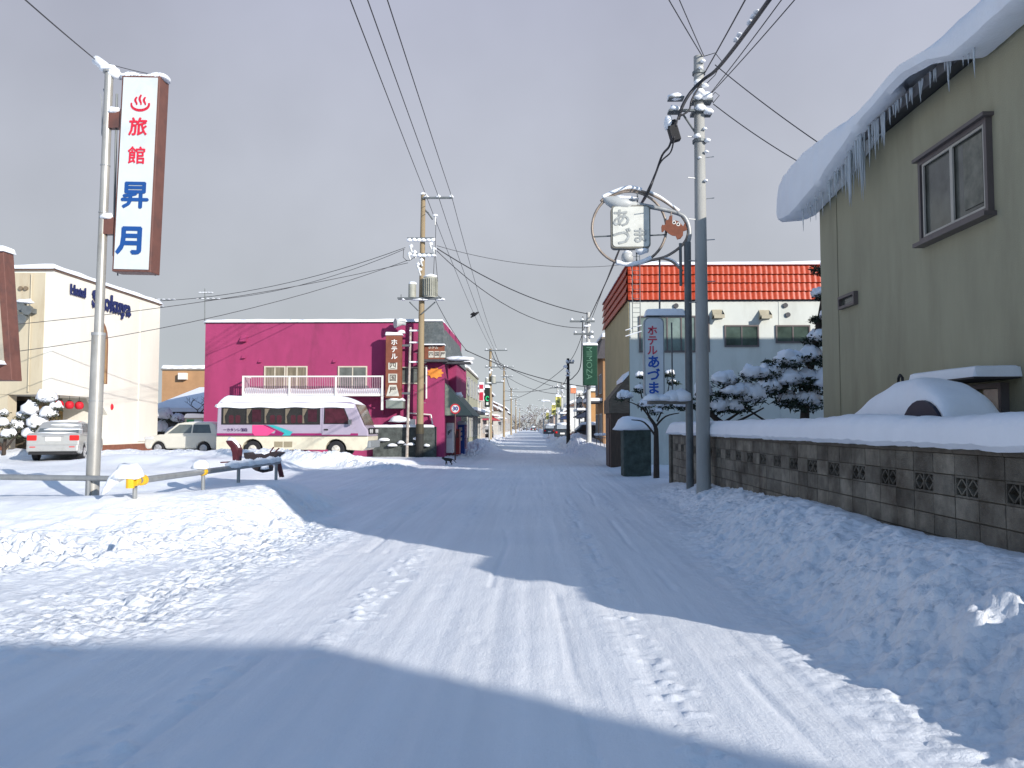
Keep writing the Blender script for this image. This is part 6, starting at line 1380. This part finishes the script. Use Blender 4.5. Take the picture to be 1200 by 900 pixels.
for x in (.8, 3.3): wheel(fcar, (x, .02, .30), .3, .2, RIM)
spots = [(672, 62, .35, 'dark snow topped car parked by the dark pole on the right verge', .1), (684, 66, .35, 'dark car under snow behind the white pole on the right verge', .1), (669, 80, .4, 'snow covered car beneath the blue awning', 1.5), (651, 112, .4, 'far snow covered car below the yellow signs', 1.5), (578, 96, .3, 'dark car by the second left pole', 1.6), (628, 250, .2, 'pale car driving far off at the end of the street', 1.57)]
for i, (px, Y, z, lab, rz) in enumerate(spots):
    x = at(px, 510, Y).x
    if i == 0: fcar.location = (x, Y, z); fcar.rotation_euler = (0, 0, rz); fcar['label'] = lab
    else: dup(fcar, (x, Y, z), rz, lab)
# railing by the tan building
fr = thing('snowy_fence', 'thin pipe fence with snow balls beside the pale pole', 'fence', (at(705, 520, 46).x, 46, .3))
for k in range(5): q = at(699+k*4.5, 516, 46-k*.4); MB().cyl((q.x, q.y, 0), (q.x, q.y, q.z+.3), .02, n=5).build('fence_post', DGALV, fr); MB().blob((q.x, q.y, q.z+.3), (.14, .14, .12), seed=k).build('snow_cap', SNOW, fr, smooth=True)
MB().cyl(at(699, 512, 46), at(717, 514, 44.4), .02, n=5).build('rail', DGALV, fr)
# black cat (skin modifier body)
def skin_animal(name, label, cat, loc, rz, verts, edges, radii, m, scale=1.0):
    me = bpy.data.meshes.new(name); me.from_pydata([V3(v)*scale for v in verts], edges, []); me.materials.append(m)
    o = bpy.data.objects.new(name, me); COL.objects.link(o)
    sm_ = o.modifiers.new('skin', 'SKIN')
    for i, r in enumerate(radii): me.skin_vertices[0].data[i].radius = (r*scale, r*scale)
    me.skin_vertices[0].data[0].use_root = True
    sb_ = o.modifiers.new('sub', 'SUBSURF'); sb_.levels = 2; sb_.render_levels = 2
    o.location = loc; o.rotation_euler = (0, 0, rz); dg = bpy.context.evaluated_depsgraph_get(); dg.update()
    m2 = bpy.data.meshes.new_from_object(o.evaluated_get(dg)); o.modifiers.clear(); o.data = m2; m2.shade_smooth(); tag(o, label, cat); return o
CV = [(0, 0, .24), (.10, 0, .25), (.20, 0, .25), (.27, 0, .27), (.33, 0, .30), (.385, 0, .295),            # spine to muzzle
      (.19, .045, .18), (.20, .045, .09), (.21, .045, .015), (.19, -.045, .18), (.16, -.045, .09), (.15, -.045, .015),
      (-.02, .045, .17), (.01, .05, .12), (-.045, .05, .075), (-.03, .05, .012), (-.02, -.045, .17), (.0, -.05, .11), (-.06, -.05, .07), (-.06, -.05, .012),
      (-.07, 0, .25), (-.15, 0, .20), (-.21, 0, .12), (-.25, 0, .11), (.325, .03, .345), (.325, -.03, .345)]
CE = [(0, 1), (1, 2), (2, 3), (3, 4), (4, 5), (2, 6), (6, 7), (7, 8), (2, 9), (9, 10), (10, 11), (0, 12), (12, 13), (13, 14), (14, 15), (0, 16), (16, 17), (17, 18), (18, 19), (0, 20), (20, 21), (21, 22), (22, 23), (4, 24), (4, 25)]
CRd = [.065, .07, .065, .045, .05, .022, .03, .018, .016, .03, .018, .016, .04, .028, .016, .015, .04, .028, .016, .015, .022, .016, .014, .012, .012, .012]
cq = at(528, 546, 34.8); skin_animal('cat', 'black cat walking across the shaded snow by the pole', 'cat', (cq.x, 34.8, gm(cq.x, 34.8)), R(185), CV, CE, CRd, mat('cat_fur', (.012, .012, .013), .7, .2), 1.0)
# crow in flight
cw = thing('crow', 'black crow flying between the overhead wires', 'bird', at(556, 369, 42))
c = at(556, 369, 42); CB = mat('crow_black', (.01, .01, .012), .5)
MB().tube([c+V3((-.20, 0, -.14)), c+V3((-.10, 0, -.07)), c, c+V3((.12, 0, .09)), c+V3((.19, 0, .13)), c+V3((.25, 0, .14))], [.03, .05, .075, .06, .045, .008], 8).build('body', CB, cw, smooth=True)
for s in (-1, 1):
    w = MB(); P = [c+V3((.08, 0, .06)), c+V3((-.02, s*.18, .12)), c+V3((-.14, s*.38, .02)), c+V3((-.20, s*.36, -.05)), c+V3((-.12, s*.10, -.05))]; w.add(P+[p+V3((0, 0, .012)) for p in P], [(0, 1, 2, 3, 4), (9, 8, 7, 6, 5)]+[(i, (i+1) % 5, 5+(i+1) % 5, 5+i) for i in range(5)]); w.build('wing', CB, cw)
# television aerials
def aerial(label, px, py0, py1, Y, parts):
    t = thing('tv_aerial', label, 'aerial', at(px, py1, Y)); MB().cyl(at(px, py1, Y), at(px, py0, Y), .03, n=6).build('mast', DGALV, t)
    for (dx0, dx1, y) in parts:
        MB().cyl(at(px+dx0, y, Y), at(px+dx1, y+.5, Y), .022, n=5).build('boom', DGALV, t)
        for k in range(5): q = at(px+dx0+(dx1-dx0)*k/4, y, Y); MB().blob(q, (.12, .1, .05), seed=k, sub=1).build('snow_lump', SNOW, t)
aerial('snowy television aerial above the magenta building roof corner', 240, 338, 380, 45, [(-9, 16, 350), (-5, 8, 343)])
aerial('snowy television aerial behind the white hotel corner', 182, 349, 400, 48, [(-2, 22, 351), (-2, 8, 359)])

# ------------------------------------------------------------------ overhead wires
def wl(label, a, b, Ya, Yb, sag=.2, r=.014, ext=1.0, exa=1.0, group=None):
    p = at(a[0], a[1], Ya); q = at(b[0], b[1], Yb); q2 = p+(q-p)*ext; p2 = q+(p-q)*exa; return wire(p2 if exa != 1 else p, q2, sag, r, label, group)
G1 = 'three wires running over the left side of the street'; 
for i, (xn_, x0, lab) in enumerate(((500, 413, 'leftmost'), (514, 433, 'middle'), (529.5, 456, 'rightmost'))):
    p = at(xn_, 231, YN-.15); q = at(x0, 0, 17.4+.1*i); wire(p, p+(q-p)*2.2, .12, .015, '%s of the three high wires from the tan pole towards the viewer' % lab, G1)
    e = at(576+i*3.2, 409, 85); wire(p, e, .5, .015, '%s of the three high wires from the tan pole down the street' % lab, G1)
wl('wire from the tan pole up to the white hotel roof', (475, 290), (180, 353), YN, 44, .55, .016)
wl('upper slack wire from the tan pole to the aerial side', (474, 292), (240, 352), YN, 45, .5, .014)
wl('long wire from the tan pole crossing before the white hotel', (478, 305), (20, 352+44), YN, 30, .8, .014, ext=1.25)
wl('second long wire crossing low before the white hotel', (478, 308), (0, 372), YN, 30, .5, .014, ext=1.25)
wl('single wire crossing the street from the tan pole to the ring lamp side', (512, 288), (725, 306), YN, 46, .6, .014, ext=1.12)
wl('thick cable from the tan pole sagging to the green sign pole', (512, 291), (690, 368), YN, 49, .5, .028)
wl('lower cable from the tan pole sagging across the street', (512, 294), (690, 384), YN, 49, 1.1, .02)
wl('service wire from the tan pole down towards the grey-green building', (500, 330), (548, 412), YN, 50, .3, .018)
wl('thick cable from the grey-green roof across to the right row', (545, 410), (720, 455), 50, 60, .6, .03)
wl('wire crossing the far street from the left pole', (577, 420), (668, 457), 85, 92, .5, .03); wl('low wire crossing the far street to the left pole', (590, 470), (668, 425), 118, 80, .8, .03); wl('faint wire crossing far down the street', (592, 440), (658, 462), 120, 92, .6, .03)
wl('faint lower wire crossing far down the street', (592, 458), (658, 452), 120, 92, .4, .03); wl('faint span between the far left poles', (576, 412), (591, 432), 85, 120, .7, .04); wl('faint farther span between the left poles', (591, 432), (600, 457), 120, 160, .7, .05)
wl('pair span along the left poles', (580, 412), (594, 432), 85, 120, .7, .04)
T = at(825, 67, 17.3)
wl('left of two thin wires rising from the concrete pole top', (823, 66), (785, 0), 17.3, 14.2, .03, .011, ext=2.2); wl('right of two thin wires rising from the concrete pole top', (825, 66), (797, 0), 17.3, 14.4, .03, .010, ext=2.2)
wl('steep black wire rising from the concrete pole', (826, 85), (872, 0), 17.3, 13.2, .03, .014, ext=1.8)
for k, (x, ) in enumerate(((913,), (928,))): wl('%s of two slim wires rising over the beige roof' % ('first', 'second')[k], (832+k, 110), (x, 0), 17.3, 12.4, .05, .010, ext=1.6)
wl('service wire from the pole top to the beige roof snow', (838, 76), (975, 178), 17.2, 15.4, .05, .011); wl('lower service wire from the pole to the beige roof snow', (836, 122), (940, 192), 17.2, 16.4, .05, .011)
# the thick bundled cable with snow on it
Yc = 17.1
ctl = curve([at(912, -14, 11.6), at(900, 2, 12.0), at(880, 30, 13.2), at(856, 62, 15), at(838, 83, 16.4), at(822, 95, 16.9), at(808, 110, 16.9), at(799, 126, 16.95), at(795, 140, 17)])
bc = MB().tube(ctl, .036, 7).build('bundled_cable', WIREM, None, smooth=True); tag(bc, 'thick black bundled cable curling down to the splice box on the concrete pole', 'cable')
c2 = curve([at(822, 97, 16.95), at(811, 116, 16.95), at(808, 128, 16.95), at(801, 134, 16.95), at(795, 137, 16.95), at(792, 148, 16.95)]); tag(MB().tube(c2, .022, 6).build('drop_cable', WIREM, None, smooth=True), 'thinner black cable looping beside the bundled one', 'cable')
c3 = curve([at(788, 160, 17.0), at(784, 172, 17.2), at(776, 182, 17.6), at(768, 204, 18.0), at(757, 228, 18.3), at(735, 270, 23), at(714, 322, 34), at(691, 372, 49)]); tag(MB().tube(c3, .026, 6).build('drop_cable', WIREM, None, smooth=True), 'black cable dropping from the splice box behind the ring lamp', 'cable')
c4 = curve([at(790, 160, 17.0), at(786, 178, 17.25), at(773, 192, 17.8), at(760, 226, 18.4), at(745, 252, 22), at(722, 300, 34), at(694, 372, 49)]); tag(MB().tube(c4, .018, 6).build('drop_cable', WIREM, None, smooth=True), 'second thinner cable dropping beside the first behind the ring lamp', 'cable')
for a_, b_, s in (((868, 46), (857, 62), 1), ((885, 22), (874, 38), 2)):
    pass
for i, (x, y, Y) in enumerate(((866, 43, 14.2), (862, 49, 14.5), (882, 22, 12.9), (878, 29, 13.1), (886, 17, 12.8))): MB().blob(at(x, y, Y)+V3((0, 0, .03)), (.045, .08, .035), seed=i, amp=.25).build('cable_snow', SNOW, bc, smooth=True)
c5 = curve([at(691, 388, 48.9), at(690.5, 405, 48.9)]) 
wl('span from the green sign pole to the dark pole down the right side', (688, 372), (667, 424), 49, 55, .4, .02); wl('span between the dark pole and the pale poles on the right', (667, 430), (658, 450), 55, 92, .5, .03)
tag(MB().tube(curve([at(683, 371, 49), at(682, 400, 50), at(680, 430, 52), at(672, 442, 54), at(666.5, 446, 55)]), .03, 6).build('drop_cable', WIREM, None, smooth=True), 'cable hanging from the green sign pole to the dark pole', 'cable')
wl('long wire running to the top left corner of the sign post', (112, 70), (33, 0), 13.2, 9.8, .03, .010, ext=2)
wl('fine wire across the top of the inn sign', (128, 75), (196, 90), 13.2, 13.4, .02, .006)
